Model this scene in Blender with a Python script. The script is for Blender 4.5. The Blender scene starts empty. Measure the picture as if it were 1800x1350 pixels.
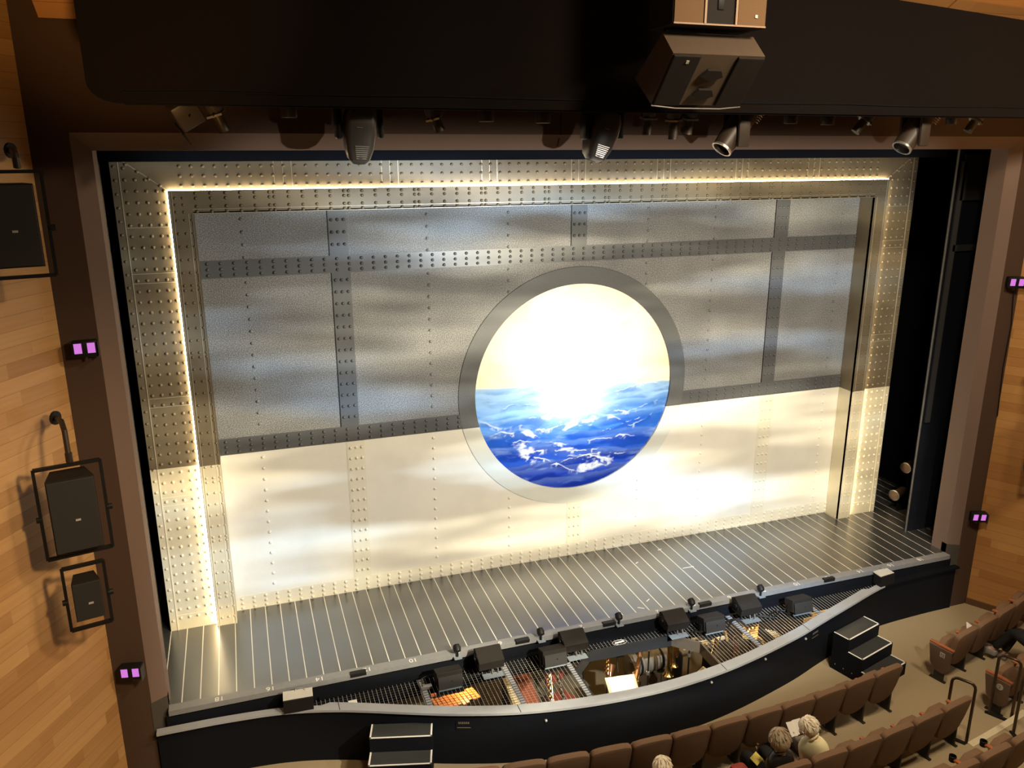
import bpy, bmesh, math, random
import numpy as np
from mathutils import Vector, Matrix, Euler
random.seed(7)
PI = math.pi
scene = bpy.context.scene
COL = scene.collection

# ------------------------------------------------------------------ camera, world, exposure, large lights
cam_d = bpy.data.cameras.new('camera'); cam = bpy.data.objects.new('camera', cam_d); COL.objects.link(cam)
cam.location = (-4.8131, -11.3778, 6.4900)
cam.rotation_euler = (math.radians(74.150), math.radians(0.171), math.radians(-18.802))
cam_d.sensor_width = 36.0; cam_d.sensor_fit = 'HORIZONTAL'; cam_d.lens = 1427.71 / 1800 * 36; cam_d.clip_start = 0.05
scene.camera = cam
scene.view_settings.view_transform = 'Standard'; scene.view_settings.look = 'None'
scene.view_settings.gamma = 1.0; scene.view_settings.use_curve_mapping = False
scene.view_settings.exposure = 0.0
w = bpy.data.worlds.new('auditorium_dark'); scene.world = w; w.use_nodes = True
w.node_tree.nodes['Background'].inputs['Color'].default_value = (1.0, 0.62, 0.34, 1)
w.node_tree.nodes['Background'].inputs['Strength'].default_value = 0.014

def look(o, target):
    d = Vector(target) - o.location
    o.rotation_euler = d.to_track_quat('-Z', 'Y').to_euler()
def lamp(name, kind, loc, power, color, target=None, size=0.3, spot=60, blend=0.3, size_y=None, rough=None):
    l = bpy.data.lights.new(name, kind); o = bpy.data.objects.new(name, l); COL.objects.link(o)
    o.location = loc; l.energy = power; l.color = color
    if kind == 'AREA':
        l.size = size
        if size_y: l.shape = 'RECTANGLE'; l.size_y = size_y
    else: l.shadow_soft_size = size
    if kind == 'SPOT': l.spot_size = math.radians(spot); l.spot_blend = blend
    if target is not None: look(o, target)
    return o
# house lights: warm downlights in the auditorium ceiling
lamp('house_light_left', 'SPOT', (-2.6, -8.2, 6.6), 1500, (1.0, 0.74, 0.44), (-7.0, -3.2, 1.2), 0.35, 62, 1.0)
lamp('house_light_right', 'AREA', (4.5, -7.6, 8.8), 290, (1.0, 0.82, 0.58), (4.2, -3.6, -1.0), 1.0)
lamp('house_light_centre', 'AREA', (0.8, -7.2, 9.0), 380, (1.0, 0.80, 0.55), (1.2, -5.2, -1.0), 0.8)
lamp('cove_light_left', 'SPOT', (-5.2, -6.8, 5.2), 420, (1.0, 0.55, 0.18), (-5.5, -2.9, 8.4), 0.2, 48, 0.9)
lamp('cove_light_right', 'SPOT', (5.4, -6.6, 5.4), 230, (1.0, 0.55, 0.18), (5.6, -2.8, 8.2), 0.2, 75, 0.9)
# front-of-house stage wash on the set and the cloud-gobo profile, both cut to the stage by framing shutters
def lamp_math(nt):
    N = nt.nodes; L = nt.links
    def m(op, a, b=None):
        n = N.new('ShaderNodeMath'); n.operation = op
        for i, v in enumerate((a, b)):
            if v is None: continue
            if isinstance(v, (int, float)): n.inputs[i].default_value = v
            else: L.new(v, n.inputs[i])
        return n.outputs[0]
    tc = N.new('ShaderNodeTexCoord'); sp = N.new('ShaderNodeSeparateXYZ'); L.new(tc.outputs['Normal'], sp.inputs[0])
    z = m('ABSOLUTE', sp.outputs[2]); return m, m('DIVIDE', sp.outputs[0], z), m('DIVIDE', sp.outputs[1], z)
def shutters(nt, m, u, v, side, lo, hi, soft):
    def ramp(x, a, b):
        r = nt.nodes.new('ShaderNodeMapRange'); r.interpolation_type = 'SMOOTHSTEP'; r.inputs[1].default_value = a; r.inputs[2].default_value = b; nt.links.new(x, r.inputs[0]); return r.outputs[0]
    k = m('MULTIPLY', ramp(m('ABSOLUTE', u), side + soft, side - soft), m('MULTIPLY', ramp(v, lo - soft, lo + soft), ramp(v, hi + soft, hi - soft)))
    return k
wash = lamp('stage_wash', 'SPOT', (0.7, -9.2, 5.2), 2050, (1.0, 0.93, 0.79), (0.1, 0.0, 2.6), 0.05, 96, 0.2)
wash.data.use_nodes = True; _m, _u, _v = lamp_math(wash.data.node_tree)
wash.data.node_tree.links.new(shutters(wash.data.node_tree, _m, _u, _v, .73, -.57, .50, .06), wash.data.node_tree.nodes['Emission'].inputs['Strength'])
def gobo(name, loc, target, power, spot, scale, off, warm, cool, lo, hi):
    o = lamp(name, 'SPOT', loc, power, (1, 1, 1), target, 0.03, spot, 0.5)
    l = o.data; l.spot_blend = 0.7; l.use_nodes = True; nt = l.node_tree; N = nt.nodes; L = nt.links
    em = N.get('Emission'); m, u, v = lamp_math(nt); cut = shutters(nt, m, u, v, .76, -.66, .40, .05)
    v = m('ADD', v, m('MULTIPLY', u, 0.045))
    cb = N.new('ShaderNodeCombineXYZ'); L.new(m('MULTIPLY', u, scale[0]), cb.inputs[0]); L.new(m('MULTIPLY', v, scale[1]), cb.inputs[1]); cb.inputs[2].default_value = off
    n1 = N.new('ShaderNodeTexNoise'); n1.inputs['Scale'].default_value = 1.0; n1.inputs['Detail'].default_value = 2.0; L.new(cb.outputs[0], n1.inputs['Vector'])
    r1 = N.new('ShaderNodeMapRange'); r1.inputs[1].default_value = 0.42; r1.inputs[2].default_value = 0.63; r1.inputs[3].default_value = lo; r1.inputs[4].default_value = hi
    L.new(n1.outputs['Fac'], r1.inputs[0])
    cb2 = N.new('ShaderNodeCombineXYZ'); L.new(m('MULTIPLY', u, scale[0] * .8), cb2.inputs[0]); L.new(m('MULTIPLY', v, scale[1] * .55), cb2.inputs[1]); cb2.inputs[2].default_value = off + 7.3
    n2 = N.new('ShaderNodeTexNoise'); n2.inputs['Scale'].default_value = 1.0; n2.inputs['Detail'].default_value = 1.0; L.new(cb2.outputs[0], n2.inputs['Vector'])
    r2 = N.new('ShaderNodeMapRange'); r2.inputs[1].default_value = 0.42; r2.inputs[2].default_value = 0.58; L.new(n2.outputs['Fac'], r2.inputs[0])
    mx = N.new('ShaderNodeMix'); mx.data_type = 'RGBA'; L.new(r2.outputs[0], mx.inputs[0]); mx.inputs[6].default_value = warm + (1,); mx.inputs[7].default_value = cool + (1,)
    L.new(mx.outputs[2], em.inputs['Color']); L.new(m('MULTIPLY', r1.outputs[0], cut), em.inputs['Strength'])
    return o
gobo('cloud_gobo_light', (0.5, -8.8, 4.9), (0.1, 0.0, 3.1), 5300, 90, (2.3, 14.0), 3.1, (1.0, 0.90, 0.66), (0.55, 0.77, 1.0), 0.06, 1.0)
# light behind the porthole painting
lamp('porthole_backlight', 'POINT', (0.13, 1.50, 3.30), 325, (1.0, 0.97, 0.92), None, 0.12)

# ------------------------------------------------------------------ materials
MATS = {}
def nodemat(name):
    m = bpy.data.materials.new(name); m.use_nodes = True
    return m, m.node_tree.nodes, m.node_tree.links, m.node_tree.nodes['Principled BSDF']
def mat(name, col, rough=0.6, metal=0.0, var=0.12, scale=18.0, emit=None, estr=0, spec=None, bump=0.0, coat=0.0):
    """principled surface with a little procedural mottling"""
    if name in MATS: return MATS[name]
    m, N, L, b = nodemat(name)
    tc = N.new('ShaderNodeTexCoord'); n = N.new('ShaderNodeTexNoise'); n.inputs['Scale'].default_value = scale; n.inputs['Detail'].default_value = 4
    L.new(tc.outputs['Object'], n.inputs['Vector'])
    mr = N.new('ShaderNodeMapRange'); mr.inputs[3].default_value = 1 - var; mr.inputs[4].default_value = 1 + var; L.new(n.outputs['Fac'], mr.inputs[0])
    mx = N.new('ShaderNodeMix'); mx.data_type = 'RGBA'; mx.blend_type = 'MULTIPLY'; mx.inputs[0].default_value = 1.0
    mx.inputs[6].default_value = tuple(col) + (1,); cmb = N.new('ShaderNodeCombineColor')
    for i in range(3): L.new(mr.outputs[0], cmb.inputs[i])
    L.new(cmb.outputs[0], mx.inputs[7]); L.new(mx.outputs[2], b.inputs['Base Color'])
    b.inputs['Roughness'].default_value = rough; b.inputs['Metallic'].default_value = metal
    if spec is not None: b.inputs['Specular IOR Level'].default_value = spec
    if coat: b.inputs['Coat Weight'].default_value = coat; b.inputs['Coat Roughness'].default_value = 0.15
    if emit: b.inputs['Emission Color'].default_value = tuple(emit) + (1,); b.inputs['Emission Strength'].default_value = estr
    if bump:
        bp = N.new('ShaderNodeBump'); bp.inputs['Strength'].default_value = bump; bp.inputs['Distance'].default_value = 0.01
        L.new(n.outputs['Fac'], bp.inputs['Height']); L.new(bp.outputs[0], b.inputs['Normal'])
    MATS[name] = m; return m
def hull_paint(name, up, low, rough_up, rough_low, metal_up=0.0, speck=0.0, zsplit=2.44, stain=0.10):
    """two-tone scenic paint: grey above the waterline, cream below it"""
    m, N, L, b = nodemat(name)
    g = N.new('ShaderNodeNewGeometry'); s = N.new('ShaderNodeSeparateXYZ'); L.new(g.outputs['Position'], s.inputs[0])
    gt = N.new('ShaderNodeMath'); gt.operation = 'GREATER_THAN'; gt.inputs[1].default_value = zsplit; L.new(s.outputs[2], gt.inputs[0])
    big = N.new('ShaderNodeTexNoise'); big.inputs['Scale'].default_value = 1.6; big.inputs['Detail'].default_value = 6; L.new(g.outputs['Position'], big.inputs['Vector'])
    fine = N.new('ShaderNodeTexNoise'); fine.inputs['Scale'].default_value = 80; fine.inputs['Detail'].default_value = 3; L.new(g.outputs['Position'], fine.inputs['Vector'])
    def rng(src, a, c, lo=0.3, hi=0.7):
        r = N.new('ShaderNodeMapRange'); r.inputs[1].default_value = lo; r.inputs[2].default_value = hi; r.inputs[3].default_value = a; r.inputs[4].default_value = c; L.new(src, r.inputs[0]); return r.outputs[0]
    def scale(col, f):
        v = N.new('ShaderNodeVectorMath'); v.operation = 'SCALE'
        if isinstance(col, tuple): v.inputs[0].default_value = col
        else: L.new(col, v.inputs[0])
        L.new(f, v.inputs['Scale']); return v.outputs[0]
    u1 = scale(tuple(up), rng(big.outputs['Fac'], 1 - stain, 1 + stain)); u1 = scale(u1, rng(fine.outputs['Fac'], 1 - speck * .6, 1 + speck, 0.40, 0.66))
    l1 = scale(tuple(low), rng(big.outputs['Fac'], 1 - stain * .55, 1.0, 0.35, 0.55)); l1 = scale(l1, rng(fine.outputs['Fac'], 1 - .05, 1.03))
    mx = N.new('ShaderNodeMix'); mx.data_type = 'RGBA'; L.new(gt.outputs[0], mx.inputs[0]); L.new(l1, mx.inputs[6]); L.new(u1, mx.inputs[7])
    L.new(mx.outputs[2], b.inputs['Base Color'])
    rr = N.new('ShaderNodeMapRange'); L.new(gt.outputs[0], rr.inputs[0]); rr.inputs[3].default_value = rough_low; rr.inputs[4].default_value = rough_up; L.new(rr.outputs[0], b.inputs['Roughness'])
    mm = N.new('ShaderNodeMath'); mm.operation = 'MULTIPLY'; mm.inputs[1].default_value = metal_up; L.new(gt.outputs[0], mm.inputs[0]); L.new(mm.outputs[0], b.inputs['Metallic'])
    MATS[name] = m; return m
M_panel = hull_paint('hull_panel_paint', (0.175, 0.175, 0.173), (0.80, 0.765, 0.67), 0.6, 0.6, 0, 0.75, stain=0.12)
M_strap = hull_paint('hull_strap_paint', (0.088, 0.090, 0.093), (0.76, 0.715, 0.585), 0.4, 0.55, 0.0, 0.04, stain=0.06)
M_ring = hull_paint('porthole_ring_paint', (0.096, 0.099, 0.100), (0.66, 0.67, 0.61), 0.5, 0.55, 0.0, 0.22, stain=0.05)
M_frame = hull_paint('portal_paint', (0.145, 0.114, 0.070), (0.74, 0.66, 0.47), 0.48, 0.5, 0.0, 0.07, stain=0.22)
M_fline = hull_paint('portal_edge_paint', (0.42, 0.37, 0.28), (0.86, 0.78, 0.58), 0.35, 0.5, 0.2, 0.02, stain=0.1)

def wood_mat(name, axis_h, base, dark, plank=0.148):
    m, N, L, b = nodemat(name)
    g = N.new('ShaderNodeNewGeometry'); s = N.new('ShaderNodeSeparateXYZ'); L.new(g.outputs['Position'], s.inputs[0])
    def m_(op, a, c=None):
        n = N.new('ShaderNodeMath'); n.operation = op
        for i, v in enumerate((a, c)):
            if v is None: continue
            if isinstance(v, (int, float)): n.inputs[i].default_value = v
            else: L.new(v, n.inputs[i])
        return n.outputs[0]
    h = m_('ADD', m_('MULTIPLY', s.outputs[0], axis_h[0]), m_('MULTIPLY', s.outputs[1], axis_h[1]))
    row = m_('DIVIDE', m_('ADD', s.outputs[2], 20.0), plank); ri = m_('FLOOR', row); rf = m_('FRACT', row)
    wn = N.new('ShaderNodeTexWhiteNoise'); wn.noise_dimensions = '1D'; L.new(ri, wn.inputs['W'])
    seg = m_('FLOOR', m_('DIVIDE', m_('ADD', h, m_('MULTIPLY', wn.outputs['Value'], 3.0)), 1.35))
    w2 = N.new('ShaderNodeTexWhiteNoise'); w2.noise_dimensions = '2D'; cv = N.new('ShaderNodeCombineXYZ'); L.new(ri, cv.inputs[0]); L.new(seg, cv.inputs[1]); L.new(cv.outputs[0], w2.inputs['Vector'])
    gv = N.new('ShaderNodeCombineXYZ'); L.new(m_('MULTIPLY', h, 1.2), gv.inputs[0]); L.new(m_('MULTIPLY', s.outputs[2], 26.0), gv.inputs[1]); L.new(m_('MULTIPLY', w2.outputs['Value'], 9.0), gv.inputs[2])
    gn = N.new('ShaderNodeTexNoise'); gn.inputs['Scale'].default_value = 1.0; gn.inputs['Detail'].default_value = 5; L.new(gv.outputs[0], gn.inputs['Vector'])
    f = m_('ADD', m_('MULTIPLY', w2.outputs['Value'], 0.62), m_('MULTIPLY', gn.outputs['Fac'], 0.5))
    mx = N.new('ShaderNodeMix'); mx.data_type = 'RGBA'; L.new(f, mx.inputs[0]); mx.inputs[6].default_value = dark + (1,); mx.inputs[7].default_value = base + (1,)
    line = m_('LESS_THAN', rf, 0.03)
    mx2 = N.new('ShaderNodeMix'); mx2.data_type = 'RGBA'; L.new(m_('MULTIPLY', line, 0.6), mx2.inputs[0]); L.new(mx.outputs[2], mx2.inputs[6]); mx2.inputs[7].default_value = (dark[0] * .35, dark[1] * .35, dark[2] * .35, 1)
    L.new(mx2.outputs[2], b.inputs['Base Color']); b.inputs['Roughness'].default_value = 0.42
    MATS[name] = m; return m
M_woodL = wood_mat('oak_planks_left', (-0.5, -0.866), (0.60, 0.355, 0.150), (0.33, 0.155, 0.050))
M_woodR = wood_mat('oak_planks_right', (0.5, -0.866), (0.58, 0.30, 0.10), (0.36, 0.150, 0.040))
M_woodC = wood_mat('oak_ceiling_planks', (1.0, 0.0), (0.60, 0.30, 0.10), (0.40, 0.17, 0.05), 0.16)
M_prosc = mat('proscenium_brown_plaster', (0.070, 0.037, 0.022), 0.8, var=0.08, scale=40)
M_bevel = mat('proscenium_mauve_paint', (0.18, 0.118, 0.092), 0.75, var=0.05, scale=40)
M_plinth = mat('plinth_dark_green_paint', (0.06, 0.05, 0.038), 0.7)
M_black = mat('black_masking_cloth', (0.0075, 0.009, 0.014), 0.95, var=0.2, scale=6, spec=0.1)
M_navy = mat('navy_masking_flat', (0.008, 0.010, 0.022), 0.8, var=0.2, scale=3, spec=0.15)
M_velour = mat('black_velour', (0.0085, 0.0062, 0.0055), 0.95, var=0.25, scale=60, spec=0.1)
M_blk = mat('black_painted_metal', (0.010, 0.0095, 0.0095), 0.5, var=0.2, spec=0.25)
M_blkp = mat('black_painted_plywood', (0.006, 0.007, 0.010), 0.7, var=0.2, spec=0.12)
M_spk = mat('black_speaker_shell', (0.020, 0.0165, 0.014), 0.7, var=0.15, spec=0.15)
M_grille = mat('speaker_grille', (0.020, 0.018, 0.017), 0.7, var=0.5, scale=260)
M_spkbrown = mat('brown_black_speaker_shell', (0.085, 0.058, 0.038), 0.6, var=0.12)
M_lampgrey = mat('dark_grey_lamp_housing', (0.06, 0.057, 0.055), 0.35, var=0.12)
M_lampdark = mat('brown_black_lamp_housing', (0.045, 0.032, 0.024), 0.45, var=0.15)
M_steel = mat('worn_steel', (0.45, 0.43, 0.40), 0.35, 0.8)
M_railcap = mat('grey_painted_cap', (0.37, 0.385, 0.40), 0.5, var=0.10, scale=9)
M_white = mat('white_tape', (0.80, 0.78, 0.72), 0.6, var=0.03)
M_edge = mat('stage_edge_board_paint', (0.22, 0.22, 0.222), 0.38, var=0.15, scale=14)
M_shelf = mat('pale_blue_grey_plate', (0.20, 0.235, 0.265), 0.5)
M_wire = mat('galvanised_net_wire', (0.62, 0.58, 0.50), 0.4, 0.3)
M_wiredk = mat('black_net_cord', (0.02, 0.02, 0.02), 0.8)
M_tape = mat('grey_net_webbing', (0.13, 0.13, 0.135), 0.8, var=0.5, scale=40)
M_fabric = mat('brown_seat_upholstery', (0.190, 0.108, 0.058), 0.85, var=0.10, scale=90, bump=0.15)
M_shell = mat('brown_seat_shell', (0.13, 0.078, 0.048), 0.7, var=0.06)
M_arm = mat('cherry_wood_armrest', (0.42, 0.135, 0.055), 0.35, var=0.2, scale=10, coat=0.3)
M_leg = mat('dark_iron_leg', (0.022, 0.017, 0.014), 0.5)
M_badge = mat('brushed_badge', (0.62, 0.60, 0.56), 0.35, 0.4)
M_carpet = mat('tan_carpet', (0.37, 0.292, 0.178), 0.95, var=0.30, scale=150, bump=0.3, spec=0.1)
M_nosing = mat('cream_step_nosing', (0.66, 0.58, 0.40), 0.6)
M_bronze = mat('dark_bronze_rail', (0.075, 0.05, 0.035), 0.28, 0.6)
M_brass = mat('polished_brass', (0.80, 0.55, 0.20), 0.22, 1.0)
M_copper = mat('red_brass_lacquer', (0.62, 0.30, 0.14), 0.28, 0.9)
M_paper = mat('white_paper', (0.82, 0.80, 0.74), 0.8, var=0.04)
M_yellowpaper = mat('yellow_printed_paper', (0.78, 0.66, 0.16), 0.7, var=0.15, scale=30)
M_pitfloor = mat('brown_pit_floor', (0.16, 0.115, 0.06), 0.8, var=0.15)
M_pitwall = mat('pit_wall_black', (0.012, 0.011, 0.010), 0.8)
M_rosewood = mat('orange_rosewood_bar', (0.72, 0.27, 0.08), 0.4, var=0.25)
M_redcloth = mat('rust_red_cloth', (0.36, 0.10, 0.05), 0.8, var=0.2)
M_cream = mat('ivory_keys', (0.72, 0.66, 0.48), 0.4, var=0.05)
M_padgrey = mat('grey_padded_canvas', (0.21, 0.185, 0.155), 0.85, var=0.1)
M_boardbrown = mat('brown_fibreboard', (0.12, 0.085, 0.055), 0.7)
M_purple = mat('violet_led_panel', (0.12, 0.02, 0.14), 0.4, emit=(0.66, 0.20, 0.72), estr=0.95, var=0.4, scale=60)
M_led = mat('warm_led_strip', (0.9, 0.8, 0.6), 0.5, emit=(1.0, 0.80, 0.50), estr=24.0)
M_skin = mat('skin', (0.76, 0.50, 0.36), 0.55, var=0.06)
M_whitehair = mat('white_hair', (0.92, 0.82, 0.64), 0.7, var=0.25, scale=60, bump=0.6)
M_greyhair = mat('ash_grey_hair', (0.36, 0.28, 0.18), 0.6, var=0.35, scale=45, bump=0.6)
M_shirt = mat('cream_cotton', (0.90, 0.82, 0.50), 0.85, var=0.05)
M_leather = mat('black_leather', (0.016, 0.014, 0.013), 0.32, var=0.2)
M_slacks = mat('grey_trousers', (0.20, 0.17, 0.13), 0.85)
M_darkcloth = mat('black_cloth', (0.012, 0.012, 0.014), 0.85)
M_redbag = mat('red_patterned_fabric', (0.32, 0.05, 0.03), 0.7, var=0.5, scale=40)
M_lens = mat('dark_lamp_lens', (0.02, 0.02, 0.025), 0.08, coat=0.6)

# glossy painted stage boards with white seams, 0.2145 m apart
def deck_mat():
    m, N, L, b = nodemat('painted_stage_boards')
    g = N.new('ShaderNodeNewGeometry'); s = N.new('ShaderNodeSeparateXYZ'); L.new(g.outputs['Position'], s.inputs[0])
    def m_(op, a, c=None):
        n = N.new('ShaderNodeMath'); n.operation = op
        for i, v in enumerate((a, c)):
            if v is None: continue
            if isinstance(v, (int, float)): n.inputs[i].default_value = v
            else: L.new(v, n.inputs[i])
        return n.outputs[0]
    t = m_('DIVIDE', s.outputs[0], 0.2145); t = m_('ADD', t, 100.62)
    fr = m_('FRACT', t); line = m_('LESS_THAN', m_('ABSOLUTE', m_('SUBTRACT', fr, 0.5)), 0.0)
    near = m_('LESS_THAN', m_('MINIMUM', fr, m_('SUBTRACT', 1.0, fr)), 0.027)
    wn = N.new('ShaderNodeTexWhiteNoise'); wn.noise_dimensions = '1D'; L.new(m_('FLOOR', t), wn.inputs['W'])
    no = N.new('ShaderNodeTexNoise'); no.inputs['Scale'].default_value = 1.3; no.inputs['Detail'].default_value = 2; L.new(g.outputs['Position'], no.inputs['Vector'])
    f = m_('ADD', 0.75, m_('ADD', m_('MULTIPLY', wn.outputs['Value'], 0.2), m_('MULTIPLY', no.outputs['Fac'], 0.35)))
    v = N.new('ShaderNodeVectorMath'); v.operation = 'SCALE'; v.inputs[0].default_value = (0.040, 0.040, 0.039); L.new(f, v.inputs['Scale'])
    mx = N.new('ShaderNodeMix'); mx.data_type = 'RGBA'; L.new(near, mx.inputs[0]); L.new(v.outputs[0], mx.inputs[6]); mx.inputs[7].default_value = (0.82, 0.78, 0.68, 1)
    L.new(mx.outputs[2], b.inputs['Base Color']); b.inputs['IOR'].default_value = 2.7
    rr = N.new('ShaderNodeMapRange'); L.new(no.outputs['Fac'], rr.inputs[0]); rr.inputs[3].default_value = 0.26; rr.inputs[4].default_value = 0.32; L.new(rr.outputs[0], b.inputs['Roughness'])
    return m
M_deck = deck_mat()

# ------------------------------------------------------------------ mesh helpers
class MB:
    def __init__(self): self.v = []; self.f = []; self.mi = []
    def add(self, vs, fs, mi=0):
        o = len(self.v); self.v += [tuple(p) for p in vs]
        for f in fs: self.f.append([i + o for i in f]); self.mi.append(mi)
        return self
    def box(self, c, s, R=None, mi=0):
        hx, hy, hz = s[0] / 2, s[1] / 2, s[2] / 2
        P = [Vector((x * hx, y * hy, z * hz)) for x in (-1, 1) for y in (-1, 1) for z in (-1, 1)]
        if R is not None: P = [R @ p for p in P]
        c = Vector(c); P = [p + c for p in P]
        return self.add(P, [(0, 1, 3, 2), (4, 6, 7, 5), (0, 4, 5, 1), (2, 3, 7, 6), (0, 2, 6, 4), (1, 5, 7, 3)], mi)
    def bbox(self, c, s, bev=0.01, R=None, mi=0):
        """box with chamfered edges"""
        bm = bmesh.new(); bmesh.ops.create_cube(bm, size=1.0)
        for vv in bm.verts: vv.co = Vector((vv.co.x * s[0], vv.co.y * s[1], vv.co.z * s[2]))
        bmesh.ops.bevel(bm, geom=list(bm.edges), offset=bev, segments=2, affect='EDGES', profile=0.5)
        bm.verts.index_update(); c = Vector(c)
        vs = [((R @ vv.co) if R is not None else vv.co) + c for vv in bm.verts]; fs = [[vv.index for vv in f.verts] for f in bm.faces]; bm.free()
        return self.add(vs, fs, mi)
    def tube(self, pts, r, n=8, mi=0, cap=True):
        pts = [Vector(p) for p in pts]; rs = r if isinstance(r, (list, tuple)) else [r] * len(pts); rings = []
        prev = None
        for i, p in enumerate(pts):
            d = (pts[min(i + 1, len(pts) - 1)] - pts[max(i - 1, 0)])
            if d.length < 1e-9: d = Vector((0, 0, 1))
            d.normalize()
            if prev is None:
                a = Vector((0, 0, 1)) if abs(d.z) < 0.9 else Vector((1, 0, 0))
                u = d.cross(a).normalized()
            else:
                u = (prev - d * prev.dot(d)); u = u.normalized() if u.length > 1e-6 else d.orthogonal().normalized()
            prev = u; w_ = d.cross(u)
            rings.append([p + (u * math.cos(2 * PI * k / n) + w_ * math.sin(2 * PI * k / n)) * rs[i] for k in range(n)])
        vs = [q for rg in rings for q in rg]; fs = []
        for i in range(len(pts) - 1):
            for k in range(n): fs.append((i * n + k, i * n + (k + 1) % n, (i + 1) * n + (k + 1) % n, (i + 1) * n + k))
        if cap: fs.append(tuple(range(n))[::-1]); fs.append(tuple((len(pts) - 1) * n + k for k in range(n)))
        return self.add(vs, fs, mi)
    def lathe(self, prof, origin=(0, 0, 0), R=None, n=20, mi=0, cap=True):
        """prof: list of (radius, height) turned about local z"""
        o = Vector(origin); vs = []; fs = []
        for (r, h) in prof:
            for k in range(n):
                p = Vector((r * math.cos(2 * PI * k / n), r * math.sin(2 * PI * k / n), h)); vs.append((R @ p if R is not None else p) + o)
        for i in range(len(prof) - 1):
            for k in range(n): fs.append((i * n + k, i * n + (k + 1) % n, (i + 1) * n + (k + 1) % n, (i + 1) * n + k))
        if cap: fs.append(tuple(range(n))[::-1]); fs.append(tuple((len(prof) - 1) * n + k for k in range(n)))
        return self.add(vs, fs, mi)
    def prism(self, poly, axis, a, b, mi=0):
        """poly in the two other axes (cyclic order), extruded along axis from a to b"""
        def P(p, t):
            return {'x': (t, p[0], p[1]), 'y': (p[0], t, p[1]), 'z': (p[0], p[1], t)}[axis]
        n = len(poly); vs = [P(p, a) for p in poly] + [P(p, b) for p in poly]
        fs = [tuple(range(n))[::-1], tuple(range(n, 2 * n))] + [(i, (i + 1) % n, n + (i + 1) % n, n + i) for i in range(n)]
        return self.add(vs, fs, mi)
    def rivet(self, x, y, z, r=0.023, h=0.025, mi=0, n=10):
        """domed rivet head facing -y"""
        vs = []; fs = []
        for (rr, hh) in ((r, 0.0), (r * .93, h * .5), (r * .55, h * .9)):
            for k in range(n): vs.append((x + rr * math.cos(2 * PI * k / n), y - hh, z + rr * math.sin(2 * PI * k / n)))
        vs.append((x, y - h, z))
        for i in range(2):
            for k in range(n): fs.append((i * n + k, i * n + (k + 1) % n, (i + 1) * n + (k + 1) % n, (i + 1) * n + k))
        for k in range(n): fs.append((2 * n + k, 2 * n + (k + 1) % n, 3 * n))
        return self.add(vs, fs, mi)
    def pillow(self, outline, t, P, mi=0, levels=((-.5, .90), (-.42, .97), (0, 1.0), (.42, .97), (.5, .90))):
        """rounded slab: outline (u, v) list, thickness t, mapped by P(u, v, w)"""
        cx = sum(p[0] for p in outline) / len(outline); cy = sum(p[1] for p in outline) / len(outline); n = len(outline); vs = []; fs = []
        for (w_, s_) in levels:
            for (u, v) in outline: vs.append(P(cx + (u - cx) * s_, cy + (v - cy) * s_, w_ * t))
        for i in range(len(levels) - 1):
            for k in range(n): fs.append((i * n + k, i * n + (k + 1) % n, (i + 1) * n + (k + 1) % n, (i + 1) * n + k))
        fs.append(tuple(range(n))[::-1]); fs.append(tuple((len(levels) - 1) * n + k for k in range(n)))
        return self.add(vs, fs, mi)
    def build(self, name, mats, parent=None, smooth=False, loc=None):
        me = bpy.data.meshes.new(name); me.from_pydata(self.v, [], self.f)
        for m in (mats if isinstance(mats, (list, tuple)) else [mats]): me.materials.append(m)
        me.polygons.foreach_set('material_index', self.mi)
        bm = bmesh.new(); bm.from_mesh(me); bmesh.ops.recalc_face_normals(bm, faces=bm.faces); bm.to_mesh(me); bm.free()
        if smooth:
            me.polygons.foreach_set('use_smooth', [True] * len(me.polygons))
            try: me.set_sharp_from_angle(angle=math.radians(40))
            except Exception: pass
        me.update()
        o = bpy.data.objects.new(name, me); COL.objects.link(o)
        if parent is not None: o.parent = parent
        if loc is not None: o.location = loc
        return o
def tag(o, label, cat, group=None):
    o['label'] = label; o['category'] = cat
    if group: o['group'] = group
    return o
def thing(name, label, cat, loc=(0, 0, 0), rz=0.0, group=None, rot=None):
    o = bpy.data.objects.new(name, None); COL.objects.link(o); o.location = loc; o.rotation_euler = rot if rot else (0, 0, rz); o.empty_display_size = 0.1
    return tag(o, label, cat, group)
def struct(o): o['kind'] = 'structure'; return o
def dup(root, loc, rz, label, group=None):
    r = root.copy(); COL.objects.link(r); r.location = loc; r.rotation_euler = (0, 0, rz); r['label'] = label
    if group: r['group'] = group
    for ch in list(root.children):
        c = ch.copy(); COL.objects.link(c); c.parent = r
        for g in ch.children:
            d = g.copy(); COL.objects.link(d); d.parent = c
    return r
def text_mesh(name, body, size, material, parent=None, M=None, ext=0.001, label=None):
    cu = bpy.data.curves.new(name, 'FONT'); cu.body = body; cu.size = size; cu.align_x = 'CENTER'; cu.align_y = 'CENTER'; cu.extrude = ext
    tmp = bpy.data.objects.new(name + '_t', cu); COL.objects.link(tmp)
    dg = bpy.context.evaluated_depsgraph_get(); me = bpy.data.meshes.new_from_object(tmp.evaluated_get(dg))
    COL.objects.unlink(tmp); bpy.data.objects.remove(tmp); me.name = name
    me.materials.clear(); me.materials.append(material)
    if M is not None: me.transform(M)
    o = bpy.data.objects.new(name, me); COL.objects.link(o)
    if parent is not None: o.parent = parent
    return o
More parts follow.
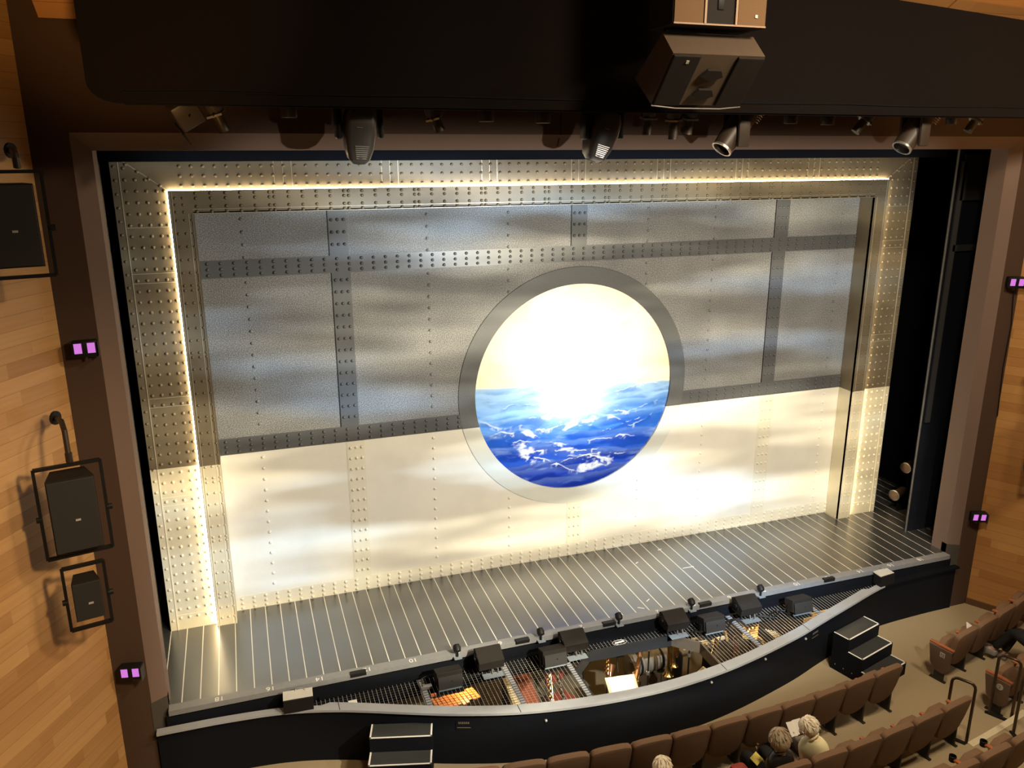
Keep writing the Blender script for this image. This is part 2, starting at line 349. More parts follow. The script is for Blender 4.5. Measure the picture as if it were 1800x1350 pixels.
def catmull(P, sub=8):
    out = []
    for i in range(len(P) - 1):
        p0 = P[max(i - 1, 0)]; p1 = P[i]; p2 = P[i + 1]; p3 = P[min(i + 2, len(P) - 1)]
        for k in range(sub):
            t = k / sub
            out.append(tuple(0.5 * ((2 * p1[j]) + (-p0[j] + p2[j]) * t + (2 * p0[j] - 5 * p1[j] + 4 * p2[j] - p3[j]) * t * t + (-p0[j] + 3 * p1[j] - 3 * p2[j] + p3[j]) * t ** 3) for j in range(2)))
    out.append(tuple(P[-1])); return out
RZ = lambda a: Matrix.Rotation(a, 3, 'Z')
RX = lambda a: Matrix.Rotation(a, 3, 'X')
RY = lambda a: Matrix.Rotation(a, 3, 'Y')
def aim(d):  # rotation taking local +z to direction d
    return Vector((0, 0, 1)).rotation_difference(Vector(d).normalized()).to_matrix()

# ------------------------------------------------------------------ setting
RAIL = catmull([(-6.22, -2.215), (-6.0, -2.217), (-5.41, -2.235), (-4.733, -2.305), (-4.06, -2.49), (-3.26, -2.815), (-2.74, -3.02), (-2.05, -3.238), (-1.35, -3.375), (-.6, -3.447), (.22, -3.445), (1.175, -3.315), (2.317, -3.024), (3.0, -2.792), (3.72, -2.55), (4.36, -2.335), (4.75, -2.25), (5.6, -2.20), (6.22, -2.19)], 6)
def rail_y(x):
    for (a, b) in zip(RAIL, RAIL[1:]):
        if a[0] <= x <= b[0]: return a[1] + (b[1] - a[1]) * (x - a[0]) / (b[0] - a[0])
    return RAIL[0][1]
ZF = -1.0       # auditorium floor; the stage floor is z = 0
def arc(x, y0): return y0 + 0.025 * (x - 0.13) ** 2
# stage floor boards
mb = MB(); mb.box((0.0, 1.0, -0.06), (15.0, 5.94, 0.12)); struct(mb.build('stage_floor', M_deck))
mb = MB(); mb.box((0.0, -2.035, -0.04), (12.14, 0.13, 0.082)); edge = struct(mb.build('trim_1', M_edge))
edge['label'] = 'grey front edge board of the stage floor'
for n in range(2, 19, 2):
    for sgn in (-1, 1):
        M = Matrix.Translation((sgn * n * 0.3048, -2.045, 0.0014)) @ Matrix.Rotation(PI, 4, 'Z')
        text_mesh('edge_number', str(n), 0.115, M_white, edge, M, 0.0006)
mb = MB(); mb.box((0, -2.085, -0.30), (12.2, 0.03, 0.46)); mb.box((0, -2.12, -0.235), (8.6, 0.05, 0.03)); mb.box((0, -2.14, -0.36), (8.6, 0.08, 0.05))
struct(mb.build('stage_fascia', M_blkp))
# pit rail cap, pit wall
def ribbon(mb, cap_pts, inner_off, z0, z1):
    pass
cap_o = RAIL; cap_i = [(x, y + 0.16 if abs(x) < 4.2 else y + 0.10) for x, y in RAIL]
def strip(poly_o, poly_i, z0, z1):
    mb = MB(); n = len(poly_o); vs = []
    for (a, b) in zip(poly_o, poly_i): vs += [(a[0], a[1], z0), (a[0], a[1], z1), (b[0], b[1], z1), (b[0], b[1], z0)]
    fs = []
    for i in range(n - 1):
        for k in range(4): fs.append((4 * i + k, 4 * i + (k + 1) % 4, 4 * (i + 1) + (k + 1) % 4, 4 * (i + 1) + k))
    fs += [(0, 1, 2, 3), (4 * n - 1, 4 * n - 2, 4 * n - 3, 4 * n - 4)]
    return mb.add(vs, fs)
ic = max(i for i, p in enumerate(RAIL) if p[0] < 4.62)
struct(strip(cap_o[:ic + 1], cap_i[:ic + 1], -0.232, -0.2).build('trim_2', M_railcap)); struct(strip(cap_o[ic:], cap_i[ic:], -0.232, -0.2).build('trim_8', M_blkp))  # right end of the cap coloured black to stand for its shade
pw_o = [(x, y + 0.07) for x, y in RAIL]; pw_i = [(x, y + 0.10) for x, y in RAIL]
PW = struct(strip(pw_o, pw_i, -2.62, -0.232).build('wall_pit', M_blkp))
mb = MB()
for (x, k) in ((-4.08, 0), (-1.95, 0), (0.95, 0), (2.62, 0)):   # joints of the cap
    y = rail_y(x); mb.box((x, y + 0.08, -0.1995), (0.008, 0.15, 0.003))
struct(mb.build('trim_3', M_blk))
# floor of the auditorium (tan carpet) following the pit wall, with a raised tier under the third row
mb = MB(); pts = [(-9.5, -2.0), (-6.23, -2.0)] + [(x, y + 0.09) for x, y in RAIL] + [(6.23, -2.0), (9.5, -2.0)]
vs = []; fs = []
for (x, y) in pts: vs += [(x, y, ZF), (x, -6.2, ZF)]
for i in range(len(pts) - 1): fs.append((2 * i, 2 * i + 1, 2 * i + 3, 2 * i + 2))
mb.add(vs, fs); struct(mb.build('floor', M_carpet))
mb = MB(); xs = [-9.5 + 19 * i / 60 for i in range(61)]; vs = []; fs = []
for x in xs:
    y = arc(x, -5.22); vs += [(x, y, ZF - .02), (x, y, ZF + .15), (x, -12.0, ZF + .15)]
for i in range(60): fs += [(3 * i, 3 * i + 1, 3 * i + 4, 3 * i + 3), (3 * i + 1, 3 * i + 2, 3 * i + 5, 3 * i + 4)]
mb.add(vs, fs); struct(mb.build('seating_tier', M_carpet))
mb = MB(); xs = [3.58 + 1.25 * i / 12 for i in range(13)]
o_ = [(x, arc(x, -5.22) + .012) for x in xs]; i_ = [(x, arc(x, -5.22) - .075) for x in xs]
struct(strip(o_, i_, ZF + .14, ZF + .156).build('trim_4', M_nosing))
# proscenium wall: brown face, mauve bevel, dark plinths
W, H, YB, YP = 6.07, 6.53, -2.0, -2.10
mb = MB(); bw = 0.17
for s in (-1, 1):
    xo = s * (W + bw); xe = s * 6.60
    mb.add([(xo, YP, -1.05), (xe, YP, -1.05), (xe, YP, 9.2), (xo, YP, 9.2)], [(0, 1, 2, 3)])
    mb.add([(xe, YP, -1.05), (xe, YP + .35, -1.05), (xe, YP + .35, 9.2), (xe, YP, 9.2)], [(0, 1, 2, 3)])
mb.add([(-W - bw, YP, H + bw), (W + bw, YP, H + bw), (W + bw, YP, 9.2), (-W - bw, YP, 9.2)], [(0, 1, 2, 3)])
mb.add([(-6.6, YP + .35, -1.05), (6.6, YP + .35, -1.05), (6.6, YP + .35, 9.2), (-6.6, YP + .35, 9.2)], [])
struct(mb.build('wall_proscenium', M_prosc))
mb = MB()
for s in (-1, 1):
    mb.add([(s * W, YB, 0.0), (s * (W + bw), YP, -0.0), (s * (W + bw), YP, H + bw), (s * W, YB, H), (s * W, YB + .3, 0), (s * W, YB + .3, H)], [(0, 1, 2, 3), (0, 3, 5, 4)])
mb.add([(-W, YB, H), (-W - bw, YP, H + bw), (W + bw, YP, H + bw), (W, YB, H), (-W, YB + .3, H), (W, YB + .3, H)], [(0, 1, 2, 3), (0, 3, 5, 4)])
struct(mb.build('trim_5', M_bevel))
mb = MB()
for s in (-1, 1):
    mb.prism([(s * W, YB - .003), (s * (W + bw + .01), YP - .006), (s * (W + bw + .01), YP + .1), (s * W, YB + .1)], 'z', -0.42, 0.16)
struct(mb.build('trim_6', M_plinth))
mb = MB(); mb.box((-1.05, YP - .001, 7.05), (0.012, 0.004, 0.70)); mb.box((-1.06, (YB + YP) / 2 - .003, H + bw / 2), (0.012, 0.105, 0.008), RX(math.radians(-59)))
struct(mb.build('trim_7', M_blk))
# splayed wood-clad side walls
for s, nm, mm in ((-1, 'wall_left', M_woodL), (1, 'wall_right', M_woodR)):
    mb = MB(); p0 = (s * 6.60, YP); p1 = (s * (6.60 + 0.5 * 5.5), YP - .866 * 5.5)
    mb.add([(p0[0], p0[1], ZF - .05), (p1[0], p1[1], ZF - .05), (p1[0], p1[1], 9.4), (p0[0], p0[1], 9.4)], [(0, 1, 2, 3)])
    struct(mb.build(nm, mm))
    mb = MB(); d = Vector((s * .5, -.866, 0)); nrm = Vector((-s * .866, -.5, 0)); c = Vector((p0[0], p0[1], ZF + .055)) + d * 2.5 + nrm * .012
    mb.box(c, (5.0, 0.024, 0.11), RZ(math.atan2(d.y, d.x))); struct(mb.build('baseboard_left' if s < 0 else 'baseboard_right', mat('dark_brown_baseboard', (0.13, 0.062, 0.03), 0.6)))
# wooden ceiling cloud rising from the proscenium towards the audience, in three panels
mb = MB(); sl = math.tan(math.radians(31))
for (x0, x1) in ((-6.35, 1.0), (1.03, 3.70), (3.73, 8.2)):
    ya, yb = -2.12, -5.2; za = 7.73; zb = za + sl * (ya - yb)
    mb.add([(x0, ya, za), (x1, ya, za), (x1, yb, zb), (x0, yb, zb), (x0, ya, za + .12), (x1, ya, za + .12), (x1, yb, zb + .12), (x0, yb, zb + .12)], [(0, 1, 2, 3), (4, 5, 6, 7), (0, 1, 5, 4), (1, 2, 6, 5), (2, 3, 7, 6), (3, 0, 4, 7)])
struct(mb.build('ceiling', M_woodC))

# ------------------------------------------------------------------ masking of the stage house
mb = MB(); mb.box((0, -0.9, 6.9), (14.5, 0.05, 0.98)); tag(mb.build('black_border_curtain', M_black), 'black border cloth hung across the top of the stage opening, above the riveted portal', 'curtain')
mb = MB(); mb.box((7.1, 1.9, 3.2), (2.1, 0.04, 7.0)); mb.build('x', M_navy).name = 'navy_backing_flat'; tag(bpy.data.objects['navy_backing_flat'], 'dark navy flat closing off the right wing behind the portal', 'stage flat')
f_r = thing('black_masking_flat', 'tall black masking flat in the right wing with a thin pale edge', 'stage flat', (6.03, -1.16, 0))
mb = MB(); mb.box((0.62, .02, 3.3), (1.24, 0.03, 6.6)); mb.build('panel', M_black, f_r)
mb = MB(); mb.box((0.0, .0, 3.3), (0.007, 0.034, 6.6)); mb.build('edge_batten', mat('grey_batten', (0.10, 0.095, 0.09), 0.7), f_r)
mb = MB(); mb.box((0.65, -.03, 5.0), (1.1, 0.03, 0.10)); mb.box((0.1, -.03, 4.2), (0.10, 0.03, 4.3)); mb.box((0.65, -.03, 6.1), (1.1, 0.03, 0.7)); mb.build('stiffener', mat('worn_black_timber', (0.022, 0.021, 0.022), 0.7), f_r)
f_l = thing('black_masking_flat', 'narrow black masking flat between the proscenium and the left portal leg', 'stage flat', (-6.2, -0.9, 0))
mb = MB(); mb.box((-.42, 0, 3.3), (0.84, 0.03, 6.6)); mb.build('panel', M_black, f_l)
mb = MB(); mb.tube([(0.02, -.02, 0.0), (0.02, -.02, 6.6)], 0.018); mb.build('edge_pipe', M_blk, f_l)
mb = MB(); mb.box((0, 2.2, 3.6), (16, 0.05, 9)); tag(mb.build('black_backcloth', M_black), 'black cloth closing the stage behind the set', 'curtain')
mb = MB(); mb.box((-7.6, 0.2, 3.6), (0.05, 4.2, 9)); tag(mb.build('black_leg_curtain', M_black), 'black leg curtain at the left end of the stage behind the proscenium', 'curtain')
mb = MB(); mb.box((8.1, 0.2, 3.6), (0.05, 4.2, 9)); tag(mb.build('black_leg_curtain', M_black), 'black leg curtain at the far right of the wing', 'curtain')

# ------------------------------------------------------------------ ship hull backdrop
CX, CZ, RI, RO = 0.13, 2.895, 1.675, 1.937
hull = thing('ship_hull_backdrop', 'riveted ship hull backdrop, grey above and cream below, round a porthole', 'backdrop', (0, 0, 0))
XL, XR, ZT = -5.45, 5.70, 6.02
def hull_plate():
    mb = MB(); angs = sorted(set([round(2 * PI * k / 144, 6) for k in range(144)] + [round(math.atan2(z - CZ, x - CX) % (2 * PI), 6) for x in (XL, XR) for z in (0, ZT)]))
    inn = []; out = []
    for a in angs:
        c, s = math.cos(a), math.sin(a); inn.append((CX + RI * c, CZ + RI * s)); t = 1e9
        if c > 1e-9: t = min(t, (XR - CX) / c)
        if c < -1e-9: t = min(t, (XL - CX) / c)
        if s > 1e-9: t = min(t, (ZT - CZ) / s)
        if s < -1e-9: t = min(t, (0 - CZ) / s)
        out.append((CX + t * c, CZ + t * s))
    n = len(angs)
    for y in (0.0, 0.03):
        vs = [(p[0], y, p[1]) for p in inn] + [(p[0], y, p[1]) for p in out]
        mb.add(vs, [(k, (k + 1) % n, n + (k + 1) % n, n + k) for k in range(n)])
    vs = [(p[0], y, p[1]) for y in (0.0, 0.03) for p in inn]; mb.add(vs, [(k, (k + 1) % n, n + (k + 1) % n, n + k) for k in range(n)])
    vs = [(p[0], y, p[1]) for y in (0.0, 0.03) for p in out]; mb.add(vs, [(k, (k + 1) % n, n + (k + 1) % n, n + k) for k in range(n)])
    return mb
inring = lambda x, z, m=0.0: (x - CX) ** 2 + (z - CZ) ** 2 < (RO + m) ** 2
mb = hull_plate()
for xc in (-4.69, -2.21, -1.0, 1.28, 2.47, 4.93):
    z = 0.36
    while z < 5.72:
        if not (4.90 < z < 5.16 or 2.42 < z < 2.70 or inring(xc, z, .03)): mb.rivet(xc, 0, z)
        z += 0.166
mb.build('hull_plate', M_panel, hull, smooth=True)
def hstrap(z0, z1, segs, name='horizontal_strap'):
    for (xa, xb) in segs:
        mb = MB(); t = 0.007
        if xa is None: xa = CX + math.sqrt(RO ** 2 - (z1 - CZ) ** 2) - .006 if False else xa
        mb.box(((xa + xb) / 2, -t / 2, (z0 + z1) / 2), (xb - xa, t, z1 - z0))
        x = -5.16
        while x < xb - .03:
            if x > xa + .03:
                for k in (-1, 0, 1): mb.rivet(x, -t, (z0 + z1) / 2 + k * 0.076)
            x += 0.1675
        mb.build(name, M_strap, hull, smooth=True)
hstrap(4.915, 5.15, [(XL, XR)])
hstrap(0.0, 0.225, [(XL, XR)])
xr = math.sqrt(RO ** 2 - (2.56 - CZ) ** 2)
hstrap(2.442, 2.68, [(XL, CX - xr + .02), (CX + xr - .02, XR)])
def vstrap(x0, x1, z0, z1):
    mb = MB(); t = 0.006; mb.box(((x0 + x1) / 2, -t / 2, (z0 + z1) / 2), (x1 - x0, t, z1 - z0)); mb.box((x0 - .008, -.002, (z0 + z1) / 2), (0.014, 0.004, z1 - z0), mi=1)
    z = z1 - 0.10
    while z > z0 + .03:
        for k in (-1, 0, 1): mb.rivet((x0 + x1) / 2 + k * .083, -t, z)
        z -= 0.166
    mb.build('vertical_strap', [M_strap, M_blk if z0 > 2 else M_strap], hull, smooth=True)
for (x0, x1, z0, z1) in ((-3.575, -3.325, 5.15, 5.9), (0, .25, 5.15, 5.9), (3.60, 3.86, 5.15, 5.9), (-3.565, -3.31, 2.68, 4.915), (3.59, 3.84, 2.68, 4.915), (-3.5, -3.25, .225, 2.442), (.005, .255, .225, 0.965), (3.60, 3.86, .225, 2.442)):
    vstrap(x0, x1, z0, z1)
mb = MB(); n = 144; vs = []
for (r, y) in ((RO, 0), (RO, -.012), (RI, -.012), (RI, 0.035)):
    for k in range(n): a = 2 * PI * k / n; vs.append((CX + r * math.cos(a), y, CZ + r * math.sin(a)))
mb.add(vs, [(i * n + k, i * n + (k + 1) % n, (i + 1) * n + (k + 1) % n, (i + 1) * n + k) for i in range(3) for k in range(n)])
mb.build('porthole_ring', M_ring, hull)
mb = MB(); n = 144; vs = []
for (r, y) in ((RO + .006, 0.0), (RO + .006, -.003), (RO - .003, -.003)):
    for k in range(n): a = 2 * PI * k / n; vs.append((CX + r * math.cos(a), y, CZ + r * math.sin(a)))
mb.add(vs, [(i * n + k, i * n + (k + 1) % n, (i + 1) * n + (k + 1) % n, (i + 1) * n + k) for i in range(2) for k in range(n)])
mb.build('ring_seam', hull_paint('ring_seam_paint', (0.03, 0.03, 0.03), (0.45, 0.45, 0.41), 0.6, 0.6), hull)
# unseen box added behind the porthole to keep the backlight from spilling sideways
mb = MB(); mb.box((CX, 1.95, CZ), (3.7, 0.02, 3.7)); mb.box((CX - 1.85, .99, CZ), (.02, 1.9, 3.7)); mb.box((CX + 1.85, .99, CZ), (.02, 1.9, 3.7)); mb.box((CX, .99, CZ + 1.85), (3.7, 1.9, .02)); mb.box((CX, .99, CZ - 1.85), (3.7, 1.9, .02))
mb.build('added_spill_box', mat('grey_spill_box', (0.15, 0.15, 0.15), 0.9), hull)

# sea painting in the porthole: painted cloth, its picture laid down wave by wave as a colour attribute
def sea_painting():
    rng = np.random.default_rng(5); st = 0.0095; n = int(2 * RI / st) + 3
    gx = np.linspace(-RI - .02, RI + .02, n); X, Z = np.meshgrid(gx, gx)
    def vnoise(x, z, seed):
        xi = np.floor(x).astype(int); zi = np.floor(z).astype(int); fx = x - xi; fz = z - zi; fx = fx * fx * (3 - 2 * fx); fz = fz * fz * (3 - 2 * fz)
        def h(a, b): return (np.sin(a * 127.1 + b * 311.7 + seed * 74.7) * 43758.5453) % 1.0
        return (h(xi, zi) * (1 - fx) + h(xi + 1, zi) * fx) * (1 - fz) + (h(xi, zi + 1) * (1 - fx) + h(xi + 1, zi + 1) * fx) * fz
    def fbm(x, z, seed, o=4):
        r = 0; a = .5
        for k in range(o): r = r + a * vnoise(x * 2 ** k, z * 2 ** k, seed + k); a *= .5
        return r / .94
    sm = lambda a, b, t: np.clip((t - a) / (b - a), 0, 1) ** 2 * (3 - 2 * np.clip((t - a) / (b - a), 0, 1))
    mix = lambda A, B, f: A * (1 - f[..., None]) + B * f[..., None]
    C = lambda r, g, b: np.ones(X.shape + (3,)) * np.array((r, g, b))
    # sky: warm cream with faint peach clouds
    col = mix(C(.98, .77, .52), C(.97, .69, .42), sm(.35, .7, fbm(X * 1.8, Z * 3.0, 3)))
    wx = fbm(X * 2.1, Z * 2.6, 11) - .5; wz = fbm(X * 2.3 + 4, Z * 2.2, 15) - .5
    U, Wv = X + .30 * wx, Z + .16 * wz                          # softly warped painting coordinates
    L = [(.04, -.05, .07, 1.3, (.50, .70, .82)), (-.12, -.04, .10, 1.6, (.36, .60, .88)), (-.27, .03, .12, 1.5, (.30, .58, .92)), (-.42, -.02, .12, 1.8, (.20, .46, .90)),
         (-.56, .05, .12, 1.5, (.10, .32, .82)), (-.70, -.07, .12, 1.6, (.07, .24, .76)), (-.85, .04, .10, 2.0, (.055, .18, .70)), (-1.00, -.10, .11, 1.6, (.045, .14, .62)), (-1.15, .03, .09, 1.9, (.04, .11, .56)), (-1.30, -.05, .08, 1.8, (.04, .09, .50)), (-1.45, .06, .07, 2.0, (.035, .08, .44))]
    for i, (z0, slope, amp, fr, c) in enumerate(L):
        ridge = z0 + slope * X + amp * (1.7 * (fbm(X * fr + i * 5.3, X * 0 + i * 1.7, 20 + i, 3) - .5))
        d = ridge - Z; cover = sm(-.006, .016, d); base = np.array(c)
        tone = fbm(U * 1.6 + i * 3.1, Wv * 7 + i * 2.7, 60 + i, 5)
        body = mix(C(*base), C(*(base * np.array((.45, .55, .72)))), sm(.40, .62, tone)); body = mix(body, C(*(base * .55 + np.array((.30, .38, .40)))), sm(.55, .78, fbm(U * 2.2 + i, Wv * 10 + i * 4, 90 + i, 5)) * .65)
        body = mix(body * .55 + C(*(base * .5 + np.array((.10, .13, .12)))) * .5, body * np.array((.62, .70, .85)), sm(.01, .14, d + .05 * (tone - .5)))
        col = mix(col, body, cover)
    # pale band of light on the water under the sun
    col = mix(col, C(.84, .93, .95), np.exp(-((X + .02 + .25 * wx) / .52) ** 2) * sm(-.72, -.05, Z + .2 * wz) * sm(.30, .62, 1 - np.abs(fbm(U * 2, Wv * 9, 170) - .5)) * (Z < .12 + .06 * X) * .85)
    # thin crest lines: x0, z0, x1, z1, sag, weight
    CR = [(-1.62, -.36, -.86, -.50, -.08, .5), (-1.45, -.60, -.62, -.78, .07, .7), (-1.2, -.74, -.10, -.93, .05, .9), (-1.05, -.92, .45, -1.04, -.04, .9), (-.95, -1.05, .05, -1.42, .05, 1.0), (-.45, -1.22, .95, -1.20, .05, .8), (-.70, -.62, .02, -.50, -.06, .7),
          (.15, -.47, .95, -.66, .05, .8), (.35, -.74, 1.2, -.60, -.05, .8), (.2, -.90, 1.15, -.95, .06, .8), (.65, -.45, 1.5, -.30, -.05, .5), (.9, -.75, 1.4, -.52, -.03, .6), (-.15, -1.10, .7, -1.33, .05, .9), (-1.3, -.22, -.6, -.26, .10, .35), (.5, -.18, 1.5, -.05, .06, .35), (-.9, -.36, .1, -.22, -.10, .5)]
    for i, (x0, z0, x1, z1, sag, wt) in enumerate(CR):
        t = np.clip((X - x0) / (x1 - x0), -.05, 1.05); zl = z0 + (z1 - z0) * t + sag * np.sin(np.pi * np.clip(t, 0, 1)) + .13 * (fbm(X * 3.2 + i * 3, X * 0 + i, 230 + i) - .5) + .022 * (fbm(X * 22 + i, X * 0 + i, 260 + i) - .5)
        inx = sm(0, .08, (X - x0) / (x1 - x0)) * sm(0, .08, (x1 - X) / (x1 - x0)); d = zl - Z; br = fbm(X * 7 + i * 9, X * 0 + i * 5, 290 + i)
        col = mix(col, col * np.array((.55, .62, .8)), inx * sm(.0, .02, d) * (1 - sm(.02, .12, d)) * .6)
        wdt = .0025 + .016 * np.maximum(br - .5, 0) * 2.2; wt = wt * sm(.30, .52, fbm(X * 8 + i * 2, X * 0 + i * 3, 350 + i))
        col = mix(col, C(.94, .97, .90), inx * (1 - sm(wdt * .6, wdt + .007, np.abs(d))) * wt * .85)
        lace = sm(.50, .66, fbm(U * 13 + i, Wv * 17, 320 + i, 4)) * inx * sm(.0, .012, d) * (1 - sm(.03, .09, d)) * sm(.42, .58, br)
        col = mix(col, C(.88, .95, .90), lace * wt * .8)
    # breaking crests and spray
    for (cx, cz, a, bb, ang, amt) in ((.13, -.56, .46, .085, .10, 1.0), (-.05, -.30, .50, .09, .30, .7), (-.83, -.96, .30, .11, -.75, .75), (.33, -1.33, .30, .10, .30, .8), (-.05, -1.02, .15, .045, -.1, .7), (-.80, -.66, .18, .05, -.45, .8)):
        u = (X - cx) * math.cos(ang) + (Z - cz) * math.sin(ang); v = -(X - cx) * math.sin(ang) + (Z - cz) * math.cos(ang)
        e = np.sqrt((u / a) ** 2 + (v / bb) ** 2); rag = fbm(U * 7 + cx * 7, Wv * 12, 200, 5)
        col = mix(col, C(.93, .97, .95), (1 - sm(.45, 1.1, e + (rag - .5) * 2.2)) * amt * sm(.34, .56, fbm(U * 10, Wv * 18, 220, 5)))
    R = np.sqrt(X ** 2 + Z ** 2); idx = -np.ones(X.shape, int); inside = R <= RI + st * 1.2; idx[inside] = np.arange(inside.sum())
    vs = np.stack([X[inside], np.zeros(inside.sum()), Z[inside]], 1); fc = []
    A, B, Cc, D = idx[:-1, :-1], idx[:-1, 1:], idx[1:, 1:], idx[1:, :-1]; ok = (A >= 0) & (B >= 0) & (Cc >= 0) & (D >= 0)
    fc = np.stack([A[ok], B[ok], Cc[ok], D[ok]], 1)
    me = bpy.data.meshes.new('sea_painting'); me.from_pydata(vs.tolist(), [], fc.tolist())
    at = me.color_attributes.new('paint', 'FLOAT_COLOR', 'POINT'); cc = np.concatenate([np.clip(col[inside], 0, 1), np.ones((inside.sum(), 1))], 1).astype(np.float32)
    at.data.foreach_set('color', cc.ravel())
    m = bpy.data.materials.new('painted_translucent_cloth'); m.use_nodes = True; N = m.node_tree.nodes; Lk = m.node_tree.links
    ca = N.new('ShaderNodeVertexColor'); ca.layer_name = 'paint'; tr = N.new('ShaderNodeBsdfTranslucent'); df = N.new('ShaderNodeBsdfDiffuse'); ms = N.new('ShaderNodeMixShader'); ms.inputs[0].default_value = 0.8
    Lk.new(ca.outputs[0], tr.inputs[0]); Lk.new(ca.outputs[0], df.inputs[0]); Lk.new(df.outputs[0], ms.inputs[1]); Lk.new(tr.outputs[0], ms.inputs[2])
    N.remove(N['Principled BSDF']); Lk.new(ms.outputs[0], N['Material Output'].inputs['Surface']); me.materials.append(m)
    o = bpy.data.objects.new('sea_painting', me); COL.objects.link(o); o.location = (CX, 0.022, CZ)
    tag(o, 'round backlit painting of blue waves under a glowing cream sky inside the porthole', 'painting')
sea_painting()

# ------------------------------------------------------------------ riveted portal (outer frame, raised inner frame, light strip)
portal = thing('riveted_portal', 'riveted metal portal framing the backdrop, grey bronze above, cream below, with a glowing strip', 'stage set', (0, 0, 0))
XO, XM, XI, ZO, ZM, ZI, YO, YI = 6.14, 5.52, 5.25, 6.42, 6.06, 5.78, -0.26, -0.335
SEAMS = (5.62, 5.05, 4.93, 3.42, 3.30, 2.02, 1.90, 0.23)
for s in (-1, 1):
    mb = MB(); mb.box((s * (XO + XM - .1) / 2, YO + .015, ZO / 2), (XO - XM + .1, 0.03, ZO))
    z = 6.33
    while z > 0.06:
        for xr_ in (5.99, 5.875, 5.76, 5.645, 5.56):
            if z < ZM + (xr_ - XM) * .75 - .02 or xr_ > 5.9: mb.rivet(s * xr_, YO, z, .022, .023)
        z -= 0.1365
    z = 6.35
    while z > 0.05: mb.rivet(s * 6.095, YO, z, .020, .021); z -= 0.163
    for k in range(4): mb.rivet(s * (5.60 + .12 * k), YO, ZM + .06 + .085 * k, .022, .023)
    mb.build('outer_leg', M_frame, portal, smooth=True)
    mb = MB(); mb.box((s * 6.045, YO - .004, ZO / 2), (0.012, 0.010, ZO))
    for zz in SEAMS: mb.box((s * (6.045 + XM) / 2, YO - .002, zz), (6.045 - XM, 0.005, 0.007))
    d = Vector((s * (6.0 - XM), 0, ZO - ZM)); c = Vector((s * (6.0 + XM) / 2, YO - .003, (ZO + ZM) / 2)); mb.box(c, (d.length, 0.006, 0.010), RY(-math.atan2(d.z, d.x)))
    mb.build('seam_strip', M_fline, portal)
mb = MB(); mb.box((0, YO + .014, (ZO + ZM - .1) / 2), (2 * XM + .7, 0.03, ZO - ZM + .1))
GR = [-4.05 + 1.245 * k for k in range(8)]
x = -5.36
while x < 5.4:
    for zz in (6.115, 6.235, 6.35): mb.rivet(x, YO - .001, zz, .022, .023)
    x += 0.1385
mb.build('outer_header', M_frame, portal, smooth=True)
for gx_ in (-4.13, -2.75, -1.36, -0.02, 1.36, 2.72, 4.05):
    for k in (-.11, 0, .11): mb = MB(); mb.box((gx_ + k, YO - .003, (ZO + ZM) / 2), (0.007, 0.005, ZO - ZM)); mb.build('seam_strip', M_fline, portal)
# inner frame
for s in (-1, 1):
    mb = MB(); mb.box((s * (XM + XI) / 2, YI + .02, ZM / 2), (XM - XI, 0.04, ZM)); mb.box((s * (XI + .01), YI / 2 - .01, ZI / 2), (0.02, abs(YI) + .0, ZI))
    rows = [5.97, 5.89, 5.80]; z = 5.70; k = 0
    while z > .05: rows.append(z); k += 1; z -= (0.06 if k % 6 == 0 else 0.163)
    for z in rows:
        for xr_ in (5.445, 5.355, 5.275):
            if z > ZI - .03 and xr_ < 5.3: continue
            mb.rivet(s * xr_, YI, z, .018 if xr_ != 5.275 else .014, .018)
    mb.build('inner_leg', M_frame, portal, smooth=True)
    mb = MB(); mb.box((s * 5.478, YI - .003, ZM / 2), (0.007, 0.008, ZM)); mb.box((s * 5.505, YI - .001, ZM / 2), (0.006, 0.006, ZM)); mb.box((s * 5.305, YI - .001, ZI / 2), (0.007, 0.005, ZI)); mb.box((s * (XI + .003), YI - .003, ZI / 2), (0.006, 0.010, ZI))
    mb.build('edge_angle', M_fline, portal)
mb = MB(); mb.box((0, YI + .02, (ZM + ZI) / 2), (2 * XI, 0.04, ZM - ZI)); mb.box((0, YI / 2, ZI + .01), (2 * XI, abs(YI), 0.02))
x = -5.20; k = 0
while x < 5.22:
    for zz in (6.025, 5.965, 5.865, 5.805): mb.rivet(x, YI, zz, .022, .023)
    k += 1; x += 0.06 if k % 6 == 0 else 0.176
mb.build('inner_header', M_frame, portal, smooth=True)
mb = MB(); mb.box((0, YI - .002, ZI + .002), (2 * XI, 0.008, 0.006)); mb.box((0, YI - .001, 5.832), (2 * XI, 0.004, 0.005)); mb.build('edge_angle', M_fline, portal)
# warm light strip tucked behind the outer edge of the inner frame
mb = MB(); e = 0.006
for s in (-1, 1): mb.box((s * (XM + .008), -0.290, ZM / 2 + .01), (0.014, 0.036, ZM - .03))
mb.box((0, -0.290, ZM + .006), (2 * XM, 0.036, 0.014)); mb.build('light_strip', M_led, portal)['label'] = 'glowing warm light strip along the inner frame'

